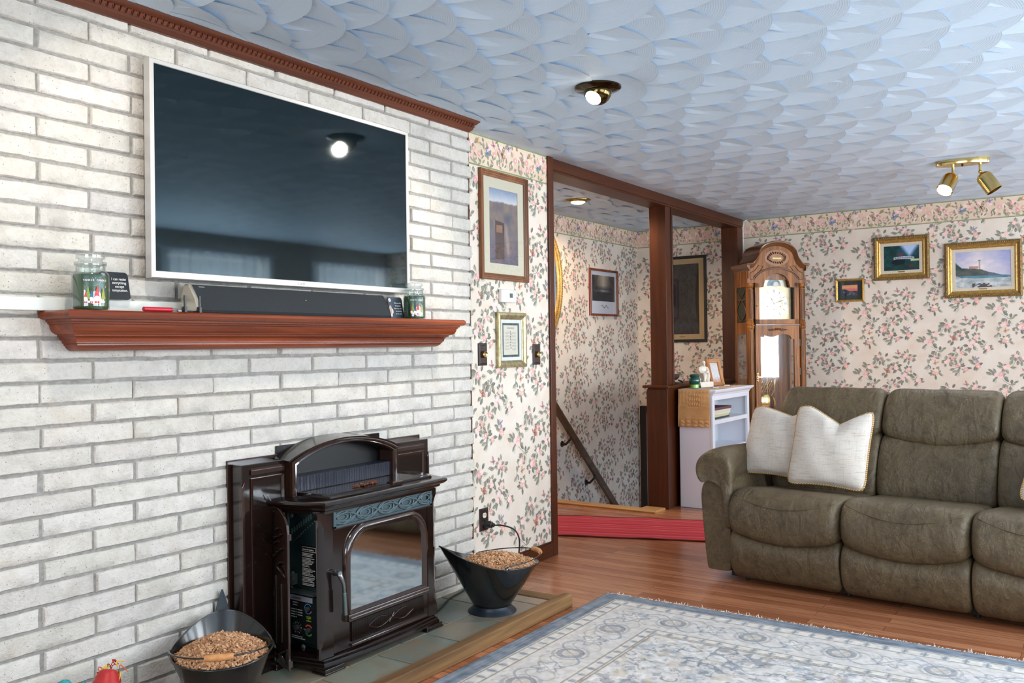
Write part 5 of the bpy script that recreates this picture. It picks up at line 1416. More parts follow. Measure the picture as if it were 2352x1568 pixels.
    m = MB(); m.box(-.206, .206, -.012, .02, 1.43, 1.445); m.box(-.262, .262, .0, .06, 1.43, 1.44); m.build('waist_rail', fin, r, bevel=.003, **W)
    # weights and pendulum
    for x in (-.095, -.035, .027):
        m = MB(); m.lathe([(.002, 1.012), (.024, 1.012), (.025, 1.02), (.025, 1.255), (.024, 1.262), (.002, 1.262)], (x, .15, 0), 24); wgt = m.build('weight', M['brass'], r, smooth=40, **W)
        m = MB(); m.tube([(x+.021*math.cos(t*PI/10), .15, 1.31+.021*math.sin(t*PI/10)) for t in range(20)], .004, 6, closed=True)
        for a in (0, PI/2): m.tube([(x-.02*math.cos(a), .15, 1.31-.02*math.sin(a)), (x+.02*math.cos(a), .15, 1.31+.02*math.sin(a))], .003, 6)
        m.tube([(x, .15, 1.262), (x, .15, 1.29)], .003, 6); m.tube([(x-.02, .15, 1.31), (x-.02, .15, 1.5)], .0012, 5); m.tube([(x+.02, .15, 1.31), (x+.02, .15, 1.5)], .0012, 5); m.build('pulley', M['brass'], wgt, smooth=50, **W)
    m = MB(); m.tube([(0, .20, 1.45), (0, .20, .78)], .004, 8)
    for s in (-1, 1):
        m.tube([(s*.02, .20, 1.0), (s*.075, .20, .955), (s*.095, .20, .985), (s*.08, .20, 1.0)], .006, 6); m.tube([(s*.075, .20, .955), (s*.07, .20, .86), (s*.03, .20, .80)], .005, 6)
    for k in range(7):
        for s in (-1, 1): m.tube([(-.066+.022*k, .20, .945), (-.066+.022*k+s*.05, .20, .845)], .0022, 5)
    m.lathe([(.002, -.006), (.07, -.004), (.078, 0), (.07, .004), (.002, .006)], (0, 0, 0), 4, .001, .001)
    m.olathe([(.002, -.010), (.06, -.007), (.078, 0), (.06, .007), (.002, .010)], (0, .20, .745), (0, 1, 0), 32)
    m.build('pendulum', M['brass'], r, smooth=50, **W)
    # bonnet: pediment with S-curved shoulders
    def ped(dx, dz):
        p = [(-.262-dx, 1.925+dz), (-.235-dx*.6, 1.928+dz)]
        for k in range(1, 8): u = k/7; p.append((-.235+.075*u-dx*.5, 1.928+.085*u**1.7+dz))
        for k in range(0, 17): a = PI-.16-(PI-.32)*k/16; p.append(((.163+dx*.5)*math.cos(a), 2.013+(.108+0)*math.sin(a)+dz))
        for k in range(6, -1, -1): u = k/7; p.append((.235-.075*u+dx*.5, 1.928+.085*u**1.7+dz))
        return p+[(.235+dx*.6, 1.928+dz), (.262+dx, 1.925+dz)] if False else p+[(.262+dx, 1.925+dz)]
    P0 = ped(0, 0); m = MB()
    arc = [(.215-.43*k/20, 1.80+.13*math.sqrt(max(0, 1-((k/20-.5)/.53)**2))) for k in range(21)]
    base = P0+[(.262, 1.80)]+arc+[(-.262, 1.80)]
    m.rings([[(x, y, z) for x, z in base] for y in (-.004, .02)]); m.build('pediment', OK, r, **W)
    m = MB(); prof = ((0, .0, -.002), (.010, .006, -.008), (.012, .012, -.014), (.022, .018, -.020), (.022, .024, -.026), (.030, .030, -.034), (.032, .038, -.036), (.026, .044, -.03))
    loops = []
    lines = [[(x*(1+.0), -.004+f, z) for x, z in ped(dx, dz)] for dx, dz, f in prof]
    lines.append([(x, D, z) for x, z in ped(.026, .044)])
    k = len(lines[0]); vs = [p for L in lines for p in L]; m.add(vs, [(i*k+j, i*k+j+1, (i+1)*k+j+1, (i+1)*k+j) for i in range(len(lines)-1) for j in range(k-1)])
    for sx in (-1, 1):   # cornice returns along the sides
        m.prism([(sx*.262, 1.905), (sx*.268, 1.918), (sx*.276, 1.925), (sx*.285, 1.94), (sx*.294, 1.955), (sx*.294, 1.966), (sx*.262, 1.968)], 1, -.03, D)
    m.build('cornice', fin, r, smooth=30, **W)
    m = MB(); m.box(-.262, .262, .02, D, 1.83, 1.925); m.build('hood_top', OK, r, **W)
    m = MB(); m.tube([(x, -.006, z) for x, z in arc], .007, 8); m.tube([(x*.93, -.006, z-.006) for x, z in arc], .004, 8); m.build('hood_arch_moulding', fin, r, smooth=60, **W)
    m = MB(); m.add([(.115*math.cos(t*PI/20), -.0065, 2.018+.070*math.sin(t*PI/20)) for t in range(40)], [tuple(range(39, -1, -1))]); o = m.build('burl_oval', plain('burl_veneer', (158, 104, 56), .3, 0, .3, c2=(126, 80, 40), ns=14, dist=2), r, **W)
    m = MB(); rr = random.Random(6)
    for k in range(22):
        a = 2*PI*k/22; x, z = .082*math.cos(a), 2.018+.047*math.sin(a); m.tube([(x*.8, -.008, 2.018+(z-2.018)*.75), (x, -.014, z), (x*1.08, -.008, z+.012*math.cos(a*3))], [.003, .006, .002], 6)
    m.build('scroll_carving', OD, o, smooth=60, **W)
    m = MB(); m.box(-.042, .042, -.012, -.008, 2.006, 2.020); m.build('name_plate', M['brass'], o, **W)
    for sx in (-1, 1):
        m = MB(); m.tube([(sx*.25, -.0062, 1.83), (sx*.25, -.0062, 1.885), (sx*.205, -.0062, 1.905), (sx*.17, -.0062, 1.95), (sx*.125, -.0062, 1.945), (sx*.17, -.0062, 1.885), (sx*.21, -.0062, 1.83)], .003, 6, closed=True); m.build('spandrel_bead', fin, r, **W)
clock()

# ------------------------------------------------------------------ bookcase and what it carries
BX0, BX1, BY0, BY1, BT = 6.47, 7.30, 2.535, 2.81, .925
def bookcase():
    r = thing('bookcase', 'white open bookcase with moulded top against the dark half wall', 'bookcase', ((BX0+BX1)/2, (BY0+BY1)/2, 0))
    m = MB(); m.box(BX0, BX0+.02, BY0+.012, BY1, .002, BT-.03); m.build('side_panel', M['white'], r, bevel=.002)
    m = MB(); m.box(BX1-.02, BX1, BY0+.012, BY1, .002, BT-.03); m.build('side_panel', M['white'], r, bevel=.002)
    m = MB(); m.box(BX0+.02, BX1-.02, BY1-.01, BY1, .002, BT-.03); m.build('back_panel', plain('bookcase_back', (206, 212, 218), .5), r)
    m = MB(); m.box(BX0-.002, BX0+.045, BY0, BY0+.02, .002, BT-.03); m.box(BX1-.045, BX1+.002, BY0, BY0+.02, .002, BT-.03); m.box(BX0+.045, BX1-.045, BY0, BY0+.02, BT-.085, BT-.03); m.box(BX0+.045, BX1-.045, BY0, BY0+.02, .002, .09); m.build('face_frame', M['white'], r, bevel=.002)
    for z in (.665, .43, .10):
        m = MB(); m.box(BX0+.02, BX1-.02, BY0+.02, BY1-.01, z, z+.02)
        if z > .6: m.box(BX0+.045, BX1-.045, BY0+.002, BY0+.02, z-.012, z+.02)
        m.build('shelf', M['white'], r)
    m = MB(); m.box(BX0+.0205, BX0+.024, BY0+.022, BY0+.05, .10, BT-.09); m.build('raw_edge', plain('raw_pine', (206, 184, 150), .7), r)
    prof = [(0, BT-.05), (.004, BT-.044), (.006, BT-.036), (.014, BT-.028), (.022, BT-.022), (.024, BT-.016), (.030, BT-.014), (.032, BT-.006), (.030, BT)]
    m = MB(); m.rings([[(BX0-.002-g*.5, BY0-g, z), (BX1+.002+g, BY0-g, z), (BX1+.002+g, BY1, z), (BX0-.002-g*.5, BY1, z)] for g, z in prof]); m.build('moulded_top', M['white'], r, smooth=25)
bookcase()
def runner_cloth():
    # quilted cloth lying along the top and hanging over the left end
    ya, yb = BY0+.015, BY1-.004; L = 1.05; xr = BX0-.022
    m = MB(); nu, nv = 150, 70; topz = BT+.0035; R = .012
    flat = BX1-.06-BX0-.0
    def fn(u, v):
        s = u*(flat+.285); y = ya+(yb-ya)*v
        q = .0022*abs(math.sin(v*PI*9))*abs(math.sin(s*75))
        hang = s-flat; a = abs(v-.5)*2
        if hang > 0:
            if .03 < hang < .125 and .28 < v < .68: q = .010*max(0, math.cos((v-.48)*88)*.5+.5*math.cos(hang*170))
            elif hang > .215: q = .009*abs(math.sin(v*PI*5+.3))*abs(math.sin((hang-.205)*95+1.2*abs(math.sin(v*PI*5))))
            elif .12 < hang < .215: q = .005*(.5+.5*math.sin(hang*420)) if a < .78 else .004*abs(math.sin(hang*200))
            edge = .006*abs(math.sin(v*PI*4)) if hang > .26 else 0
            return (xr-.006-q, y+(.004 if v > .5 else -.004)*hang*3, topz-.01-max(0, hang)+edge)
        return (xr+(flat-s)*1.0+.0, y, topz+q*.6-(.006 if s > flat-.006 else 0))
    m.sheet(fn, nu, nv)
    t = NT('gold_quilt'); t.surf(.6, spec=.3); t.b.inputs['Sheen Weight'].default_value = .3; v = t.coords(); n = t.noise(v, 12, 3); t.base(t.ramp(n, [(.3, lin((186, 138, 84))), (.7, lin((208, 160, 104)))])); n2 = t.noise(v, 260, 3); t.bump(n2, .5, .004)
    o = m.build('table_runner', t.m, smooth=180)
    sd = o.modifiers.new('thickness', 'SOLIDIFY'); sd.thickness = .004; sd.offset = 1
    tag(o, 'quilted gold cloth draped over the left end of the white bookcase', 'cloth')
runner_cloth()
ZT = BT+.0085
# bowl on the half-wall cap
def bowl():
    C = (6.60, 2.925, .9625); r = thing('metal_bowl', 'dull metal bowl on the half wall behind the green mug', 'bowl', C)
    m = MB(); pw = plain('pewter', (112, 116, 118), .35, .7)
    m.lathe([(.03, 0), (.055, .002), (.04, .010), (.022, .018), (.02, .026), (.04, .034), (.058, .05), (.062, .075), (.064, .078), (.058, .075), (.05, .052), (.02, .038), (.002, .037)], C, 32); m.build('bowl_body', pw, r, smooth=50)
    m = MB(); m.tube([(6.645, 2.89, .99), (6.67, 2.875, .98), (6.68, 2.87, .967)], .006, 8); m.build('handle', M['black'], r, smooth=50)
bowl()
def mug():
    C = (6.535, 2.705, ZT); r = thing('green_mug', 'dark green glazed mug with white and orange side on the bookcase', 'mug', C)
    G = plain('green_glaze', (12, 74, 62), .12, 0, .5); m = MB()
    m.lathe([(.034, .028), (.042, .04), (.044, .06), (.040, .078), (.033, .086), (.036, .088), (.040, .092), (.040, .102), (.035, .106), (.034, .108), (.030, .104), (.002, .103)], C, 32); m.build('mug_body', G, r, smooth=50)
    m = MB(); m.lathe([(.028, 0), (.036, .003), (.034, .028), (.030, .03)], C, 32); m.build('foot', plain('lime_glaze', (120, 178, 52), .2, 0, .4), r, smooth=50)
    m = MB(); a = math.atan2(-.86, .5)
    def P(u, z, e): return (C[0]+math.cos(a+u)*(.0435+e), C[1]+math.sin(a+u)*(.0435+e), C[2]+z)
    m.tube([P(-.25, .084, -.004), P(.1, .082, -.002), P(.5, .075, .002)], .006, 8); m.build('orange_band', plain('orange_glaze', (206, 110, 70), .25), r, smooth=60)
    m = MB(); m.tube([P(.25, .076, .0), P(.5, .06, .002), P(.55, .045, .003), P(.45, .034, .001)], [.008, .011, .009, .006], 8); m.build('white_relief', plain('white_glaze', (232, 228, 220), .2), r, smooth=60)
    m = MB(); m.tube([P(.5, .006, .002), P(.3, .014, .004)], .008, 8); m.build('dark_relief', plain('navy_glaze', (24, 36, 44), .2), r, smooth=60)
mug()
def statue():
    C = Vector((6.685, 2.69, ZT)); r = thing('seated_figurine', 'white figurine of a robed seated figure on the bookcase', 'figurine', C)
    S = plain('white_marble', (238, 228, 214), .5, c2=(226, 212, 196), ns=20)
    fx = Vector((-.55, -.835, 0)); sx = Vector((.835, -.55, 0)); Z = Vector((0, 0, 1))      # facing the room
    def P(a, b, z): return C+sx*a+fx*b+Z*z
    m = MB(); m.obox(P(0, 0, .0225), sx*.062, fx*.045, Z*.0225); m.build('base', S, r, bevel=.002)
    m = MB(); m.obox(P(0, -.022, .09), sx*.036, fx*.016, Z*.045); m.build('throne', S, r, bevel=.004)
    def blob(pts): 
        q = MB(); return q
    m = MB()
    m.rings([[tuple(P(a*math.cos(t*PI/8)+ox, b*math.sin(t*PI/8)+oy, z)) for t in range(16)] for a, b, ox, oy, z in ((.030, .024, 0, .0, .045), (.034, .028, 0, .004, .06), (.036, .034, 0, .010, .09), (.036, .032, 0, .008, .105), (.027, .02, 0, -.008, .118), (.030, .019, 0, -.010, .14), (.034, .018, 0, -.010, .155), (.028, .015, 0, -.010, .166), (.011, .011, 0, -.008, .171), (.010, .010, .002, -.006, .178))])
    for s in (-1, 1):
        m.tube([P(s*.033, -.010, .158), P(s*.042, -.002, .135), P(s*.036, .014, .118), P(s*.008, .024, .122)], [.011, .0115, .010, .007], 10)
        m.tube([P(s*.018, .0, .10), P(s*.020, .036, .104), P(s*.018, .040, .085), P(s*.016, .036, .05)], [.016, .0155, .013, .011], 10)
        m.ball(P(s*.016, .042, .049), (.010, .012, .006), 8, 6)
    for k in range(4): m.tube([P(-.028+.018*k, .030, .10), P(-.022+.015*k, .042, .075), P(-.026+.017*k, .036, .048)], [.005, .006, .004], 6)
    m.build('robed_body', S, r, smooth=70)
    m = MB(); h = P(.003, -.002, .194); m.ball(h, (.0125, .0125, .016), 14, 10); m.ball(h+fx*.0125-Z*.001, (.002, .002, .004), 8, 6); m.ball(h+fx*.006-Z*.015, (.0095, .0085, .013), 12, 8); m.ball(h+fx*.006-Z*.026, (.0065, .006, .011), 10, 6)
    m.ball(h-fx*.003+Z*.005, (.0145, .0145, .015), 12, 8); m.build('bearded_head', S, r, smooth=70)
statue()
def leaning_frame():
    B = Vector((6.965, 2.685, ZT)); U = Vector((.90, -.44, 0)).normalized(); Nn = Vector((-.44, -.90, 0)).normalized(); up = (Vector((0, 0, 1))-Nn*.30).normalized(); nn = U.cross(up)
    r = thing('standing_photo_frame', 'light oak standing frame leaning back beside the white figurine', 'picture frame', B)
    w_, h = .145, .225
    def L(i, e): return [tuple(B+U*a*(w_/2-i)+up*(h/2+b*(h/2-i))+nn*e) for a, b in ((-1, -1), (1, -1), (1, 1), (-1, 1))]
    m = MB(); m.rings([L(0, 0), L(0, .014), L(.003, .018), L(.012, .016), L(.016, .019), L(.026, .016), L(.030, .009), L(.030, .005)], True, False); m.build('frame', M['oakframe'], r)
    i = .029; m = MB(); m.sheet(lambda u, v: tuple(B+U*(2*u-1)*(w_/2-i)+up*(h/2+(2*v-1)*(h/2-i))+nn*.006), 24, 40, cfn=lambda u, v: lin(art_small(u, v))); m.build('artwork', M['print'], r)
    m = MB(); m.tube([B+up*.13-nn*.002, B-Nn*.085+Vector((0, 0, .002))], .004, 6); m.build('strut', M['black'], r)
leaning_frame()
r = None
for x, y, a, w_, d_, lb, c in ((6.66, 2.585, .5, .034, .022, 'small blue and white card in front of the figurine', (226, 230, 238)), (6.96, 2.60, .1, .04, .014, 'small white card at the foot of the oak frame', (236, 234, 230))):
    m = MB(); ca, sa = math.cos(a), math.sin(a); m.obox((x, y, ZT+.0035), (ca*w_, sa*w_, 0), (-sa*d_, ca*d_, 0), (0, 0, .003))
    o = m.build('small_card', plain('card_stock', c, .6)); tag(o, lb, 'card')
    if 'blue' in lb:
        q = MB(); q.obox((x+.008, y, ZT+.0068), (ca*w_*.5, sa*w_*.5, 0), (-sa*d_*.7, ca*d_*.7, 0), (0, 0, .0003)); o2 = q.build('blue_print', plain('card_blue', (70, 84, 130), .5), o)
m = MB(); m.tube([(7.08, 2.62, ZT+.004), (7.13, 2.61, ZT+.006), (7.19, 2.60, ZT+.012)], [.003, .006, .009], 8)
tag(m.build('incense_holder', M['walnut'], smooth=60), 'small dark carved wooden piece at the right end of the bookcase top', 'ornament')
# books and papers on the shelves
zz = .6855
for k, (h, w0, w1, c, lb) in enumerate(((.014, 6.53, 6.93, (40, 58, 58), 'dark green book at the bottom of the stack in the bookcase'), (.017, 6.52, 6.92, (196, 188, 150), 'yellowed book second from the bottom of the stack'), (.017, 6.52, 6.95, (214, 208, 182), 'cream book in the middle of the stack in the bookcase'), (.018, 6.53, 6.96, (206, 206, 186), 'pale book under the top one of the stack'), (.020, 6.55, 6.98, (92, 52, 60), 'wine-red book on top of the stack in the bookcase'))):
    r = thing('book', lb, 'book', ((w0+w1)/2, 2.67, zz), group='books stacked on the upper shelf')
    m = MB(); m.box(w0, w1, 2.575, 2.575+.2, zz, zz+.002); m.box(w0, w1, 2.575, 2.775, zz+h-.002, zz+h); m.box(w0, w1, 2.573, 2.5755, zz, zz+h); m.build('cover', plain('book_cloth', c, .6), r)
    m = MB(); m.box(w0+.004, w1-.004, 2.5756, 2.772, zz+.002, zz+h-.002); m.build('pages', plain('book_pages', (222, 216, 200), .8), r); zz += h+.0006
zz = .6855
for k in range(4):
    m = MB(); a = -.25+.08*k; m.obox((6.515+.003*k, 2.60, zz+.0025), (.045*math.cos(a)*.35, .045*math.sin(a)*.35, 0), (-.05*math.sin(a)*.4, .05*math.cos(a)*.4, 0), (0, 0, .0022))
    tag(m.build('disc_case', plain('case_white', (206, 208, 212), .3)), ('lowest', 'second lowest', 'second highest', 'top')[k]+' of the thin white cases at the left front of the upper shelf', 'case', 'thin cases on the upper shelf'); zz += .0052
m = MB(); m.olathe([(.004, 0), (.018, .006), (.02, .02), (.012, .04), (.004, .055), (.002, .06)], (6.60, 2.66, .468), (.9, -.2, 0), 12)
tag(m.build('carved_bird', plain('brown_red_wood', (132, 72, 58), .5), smooth=60), 'small reddish carved ornament on the middle shelf of the bookcase', 'ornament')

# ------------------------------------------------------------------ sofa
SA = math.radians(5.5)
def leather():
    t = NT('distressed_olive_leather'); t.surf(.52, 0, 0, .4)
    v = t.coords(); n1 = t.noise(v, 3.2, 4, .6, .5); n2 = t.noise(t.coords((95, 95, 40)), 1.3, 6, .75, 2.2); n3 = t.noise(v, 26, 4, .6); n4 = t.noise(t.coords((60, 70, 130)), 1.2, 5, .75, 1.8)
    c = t.ramp(n1, [(.3, lin((74, 60, 42))), (.7, lin((96, 82, 59)))])
    n5 = t.noise(v, 5.5, 3, .6, .8); pm = t.ramp(n5, [(.38, (.15, .15, .15, 1)), (.62, (1, 1, 1, 1))])
    c = t.mix(c, lin((150, 134, 106)), t.mix(t.ramp(n2, [(.52, (0, 0, 0, 1)), (.68, (.8, .8, .8, 1))]), pm, 1.0, 'MULTIPLY'))
    c = t.mix(c, lin((140, 128, 103)), t.ramp(n4, [(.54, (0, 0, 0, 1)), (.72, (.5, .5, .5, 1))]))
    c = t.mix(c, lin((58, 50, 38)), t.ramp(n3, [(.5, (0, 0, 0, 1)), (.72, (.6, .6, .6, 1))]))
    t.base(c)
    w1 = t.noise(t.coords((3, 9, 6)), 2.2, 3, .5, .6)
    ad = t.n('ShaderNodeMath', operation='MULTIPLY_ADD'); ad.inputs[1].default_value = .22; t.l(n3, ad.inputs[0]); t.l(w1, ad.inputs[2])
    t.bump(ad.outputs[0], .5, .02); return t.m
M['leather'] = leather()
def sofa():
    r = thing('reclining_sofa', 'olive brown leather reclining sofa with puffy seats facing the stove', 'sofa', (4.545, 1.70, 0), 0)
    # local axes: d depth (away from the stove), u along the sofa towards the right of the photo
    dv = Vector((math.cos(SA), -math.sin(SA), 0)); uv = Vector((-math.sin(SA)*.8, -math.cos(SA), 0)).normalized(); O = Vector((4.545, 1.70, 0))
    def W_(d, u, z): return O+dv*d+uv*u+Vector((0, 0, z))
    def puff(name, prof, u0, u1, rad, n=30, sag=None, wr=0, seed=0, pinch=.55):
        """Stuffed panel: the closed outline prof(v) in depth and height, swept along the sofa and drawn in at both ends."""
        m = MB(); loops = []; rr = random.Random(seed); ph = [rr.uniform(0, 6) for _ in range(6)]
        for i in range(n+1):
            v = .5-.5*math.cos(PI*i/n); u = u0+(u1-u0)*v; e = min(u-u0, u1-u)/rad
            k = 1 if e >= 1 else math.sqrt(max(0, 1-(1-e)**2))
            P = prof(2*v-1); cx = sum(p[0] for p in P)/len(P); cz = sum(p[1] for p in P)/len(P); L = []
            for j, (d, z) in enumerate(P):
                f = pinch+(1-pinch)*k
                q = wr*(math.sin(u*34+ph[0]+j*.35)*math.sin(j*.8+ph[1]+u*11)+.6*math.sin(u*57+j*.9+ph[2]))*(1.6-k)
                s = math.hypot(d-cx, z-cz) or 1
                L.append(tuple(W_(cx+(d-cx)*f+(d-cx)/s*q, u, cz+(z-cz)*f+(z-cz)/s*q)))
            loops.append(L)
        m.rings(loops); return m.build(name, M['leather'], r, smooth=180, sub=1)
    SWd = .585
    for k in range(3):
        a, b = SWd*k+.003, SWd*(k+1)-.003
        def low(v, k=k):       # lower front panel
            s = .045*(1-v*v)
            return [(.10, .016), (.035, .024), (-.005, .09), (-.022, .18), (-.018, .235-s*.8), (.01, .29-s), (.06, .31-s), (.12, .28), (.13, .15)]
        puff('footrest_panel', low, a, b, .04, seed=k, wr=.0022, pinch=.72)
        def seat(v, k=k):      # upper front roll and seat in one puff
            s = .052*(1-v*v)
            return [(.12, .30), (.03, .285-s), (-.010, .283-s), (-.032, .31-s*.8), (-.042, .36-s*.3), (-.036, .42), (-.010, .472), (.05, .498), (.14, .502), (.26, .488), (.42, .468), (.60, .455), (.62, .40), (.55, .34), (.3, .31)]
        puff('seat_cushion', seat, a-.002, b+.002, .05, seed=10+k, wr=.0026, pinch=.74)
        def back(v, k=k):      # lumbar puff
            s = .05*(1-v*v)
            return [(.55, .40), (.535, .46), (.555, .56), (.60, .68), (.655, .775-s*.9), (.70, .80-s), (.80, .79), (.80, .55), (.74, .40)]
        puff('backrest', back, a-.001, b+.003, .05, seed=20+k, wr=.004, pinch=.72)
        def head(v, k=k):      # headrest puff lapping over it
            s = .055*(1-v*v)
            return [(.70, .775-s), (.655, .765-s), (.642, .80-s*.7), (.665, .87), (.715, .95), (.775, 1.005), (.835, 1.022), (.89, 1.0), (.93, .92), (.93, .70), (.86, .66)]
        puff('headrest', head, a+.000, b+.002, .055, seed=30+k, wr=.0032, pinch=.68)
        # raised seam across the seat front and tucks
        m = MB(); m.tube([tuple(W_(.012-.047*(1-v*v)-.002, a+.022+(b-a-.044)*(v+1)/2, .481-.052*(1-v*v))) for v in [i/12-1 for i in range(25)]], .003, 6); m.build('seam_welt', M['leather'], r, smooth=180)
    def base(m): pass
    m = MB(); m.rings([[tuple(W_(d, u, z)) for d, z in ((.07, .026), (.10, .28), (.62, .36), (.88, .60), (.93, .55), (.93, .026))] for u in (-.02, SWd*3+.02)]); m.build('frame_body', plain('sofa_underside', (26, 25, 22), .9), r)
    ft = plain('dark_caster', (46, 50, 54), .4, .5)
    for u in (.05, SWd, 2*SWd, 3*SWd-.05):
        for d in (.12, .85):
            m = MB(); m.lathe([(.012, 0), (.014, .004), (.010, .012), (.010, .03)], W_(d, u, .0005), 10); m.build('foot', ft, r)
    # outside back
    m = MB(); m.rings([[tuple(W_(d, u, z)) for d, z in ((.90, .05), (.90, .90), (.93, .96), (.965, .90), (.96, .05))] for u in (-.0, SWd*3)]); m.build('outside_back', M['leather'], r, smooth=30)
    # arms with flared padded tops
    for s, ub in ((-1, 0.0), (1, SWd*3)):
        def A(o, d, z): return tuple(W_(d, ub+s*o, z))
        m = MB(); loops = []
        for d, k in ((.046, .90), (.048, .97), (.056, 1.0), (.075, 1.0), (.3, 1.0), (.6, 1.0), (.86, 1.0), (.90, .97)):
            c = (.10, .30); P = [(.012, .056), (.014, .050), (.08, .048), (.146, .048), (.152, .056), (.168, .20), (.185, .40), (.19, .52), (.10, .57), (.008, .50)]
            L = [A(c[0]+(x-c[0])*k, d, c[1]+(z-c[1])*(k if z > .1 else 1)) for x, z in P]; loops.append(L if s < 0 else L[::-1])
        m.rings(loops); m.build('arm_panel', M['leather'], r, smooth=180, sub=2)
        m = MB(); loops = []; P = [(-.004, .47), (-.016, .56), (-.012, .640), (.02, .690), (.085, .708), (.155, .695), (.205, .650), (.215, .59), (.195, .535), (.165, .52), (.13, .55), (.05, .52)]
        for d, k, dz in ((.025, .55, -.03), (.015, .80, -.02), (.02, .94, -.008), (.05, 1.0, 0), (.2, 1.0, .0), (.45, .98, -.006), (.7, .95, -.012), (.84, .85, -.02)):
            c = (.10, .60); sh = .085*min(1, max(0, d-.06)/.14); PP = [(sh+(x+.016)*(.231-sh)/.231-.016, z) for x, z in P]; L = [A(c[0]+(x-c[0])*k, d, c[1]+(z-c[1])*k+dz) for x, z in PP]; loops.append(L if s < 0 else L[::-1])
        m.rings(loops); m.build('arm_pad', M['leather'], r, smooth=180, sub=2)
        m = MB(); loops = []     # front face of the arm that curls down beside the seat
        for z, o0, o1, th in ((.56, -.012, .08, .5), (.50, -.010, .062, .9), (.42, -.006, .05, 1), (.34, -.004, .042, .9), (.28, -.002, .034, .5)):
            c = (o0+o1)/2; L = [A(c+(o1-o0)/2*math.cos(t*PI/5), .035-.03*th*math.sin(t*PI/5), z) for t in range(10)]; loops.append(L if s < 0 else L[::-1])
        m.rings(loops); m.build('arm_front_roll', M['leather'], r, smooth=180, sub=1)
    return W_, dv, uv
SW, SD, SU = sofa()

def fabric():
    t = NT('slubbed_linen'); t.surf(.85, spec=.2); t.b.inputs['Sheen Weight'].default_value = .2
    a = t.noise(t.coords((14, 14, 210)), 1.0, 4, .6); b = t.noise(t.coords((14, 210, 16)), 1.0, 4, .6); c0 = t.noise(t.coords((14, 150, 160)), 1.1, 3)
    c = t.mix(lin((206, 197, 187)), lin((178, 152, 126)), t.ramp(a, [(.52, (0, 0, 0, 1)), (.72, (.75, .75, .75, 1))]))
    c = t.mix(c, lin((184, 158, 134)), t.ramp(b, [(.56, (0, 0, 0, 1)), (.74, (.7, .7, .7, 1))])); c = t.mix(c, lin((228, 222, 214)), t.ramp(c0, [(.55, (0, 0, 0, 1)), (.8, (.6, .6, .6, 1))]))
    n = t.noise(t.coords(), 420, 2); t.base(c); ad = t.n('ShaderNodeMath', operation='ADD'); t.l(n, ad.inputs[0]); t.l(b, ad.inputs[1]); t.bump(ad.outputs[0], .25, .0015); return t.m
M['pillow'] = fabric()
def braid():
    t = NT('gold_braid'); t.surf(.6); tc = t.coords((1, 1, 1)); wv = t.n('ShaderNodeTexWave', wave_type='BANDS', bands_direction='DIAGONAL'); wv.inputs['Scale'].default_value = 45; t.l(tc, wv.inputs[0])
    t.base(t.ramp(wv.outputs['Fac'], [(.3, lin((150, 112, 66))), (.6, lin((212, 178, 124)))])); t.bump(wv.outputs['Fac'], .6, .003); return t.m
M['braid'] = braid()
def pillow(lb, C, right, up, w_, h, th, chop, ears, seed, group='cream pillows on the sofa'):
    C = Vector(C); R = Vector(right).normalized(); U = Vector(up); U = (U-R*U.dot(R)).normalized(); N_ = R.cross(U)   # towards the viewer
    r = thing('throw_pillow', lb, 'pillow', C, group=group); rr = random.Random(seed); ph = [rr.uniform(0, 6) for _ in range(5)]
    def outline(s, t):
        x, y = s, t
        pinx = (1-.045*(1-t*t)*abs(s)**2)*(1-.075*abs(t)**7*abs(s)**3); piny = (1-.04*(1-s*s)*abs(t)**2)*(1-.075*abs(s)**7*abs(t)**3)
        x *= pinx; y *= piny
        if t > 0: y -= chop*max(0, 1-abs(s-ears)/.85)**1.15*t**1.6
        if t < 0: y += .05*(1-s*s)*t*t
        return x*w_/2, y*h/2
    def P(s, t, side):
        x, y = outline(s, t); k = (max(0, 1-s*s)*max(0, 1-t*t))**.42
        cr = 1-.55*max(0, t)*max(0, 1-abs(s-ears)/.3)*min(1, chop*4)
        z = th/2*k*cr+side*0
        z += k*.006*(math.sin(s*7+t*4+ph[0])+math.sin(t*9-s*3+ph[1]))*.6
        return tuple(C+R*x+U*y+N_*(z if side > 0 else -z))
    n = 44; m = MB()
    m.sheet(lambda u, v: P(2*u-1, 2*v-1, 1), n, n); m.sheet(lambda u, v: P(1-2*u, 2*v-1, -1), n, n)
    m.build('cover', M['pillow'], r, smooth=180)
    m = MB(); pts = []
    for a, b in (((-1, -1), (1, -1)), ((1, -1), (1, 1)), ((1, 1), (-1, 1)), ((-1, 1), (-1, -1))):
        for k in range(24):
            t = k/24; x, y = outline(a[0]+(b[0]-a[0])*t, a[1]+(b[1]-a[1])*t); pts.append(tuple(C+R*x+U*y))
    m.tube(pts, .0058, 8, closed=True); tag(m.build('piping', M['braid'], r, smooth=60), 'gold twisted cord piping')
nv = Vector((-.86, -.10, .42))
pillow('cream throw pillow leaning in the left corner of the sofa', SW(.475, .085, .715), (-.16, -.98, -.03), (.40, -.06, .91), .40, .415, .155, .20, .25, 1)
pillow('cream throw pillow with a deep dent in its top edge, in front of the other', SW(.375, .412, .715), (-.05, -1, -.035), (.38, .02, .92), .415, .455, .165, .40, .18, 2)
pillow('pale pillow on the far right sofa seat, cut by the right edge', SW(.40, 1.545, .665), (.12, -.96, -.28), (.38, -.26, .89), .42, .42, .15, .15, 0, 3)

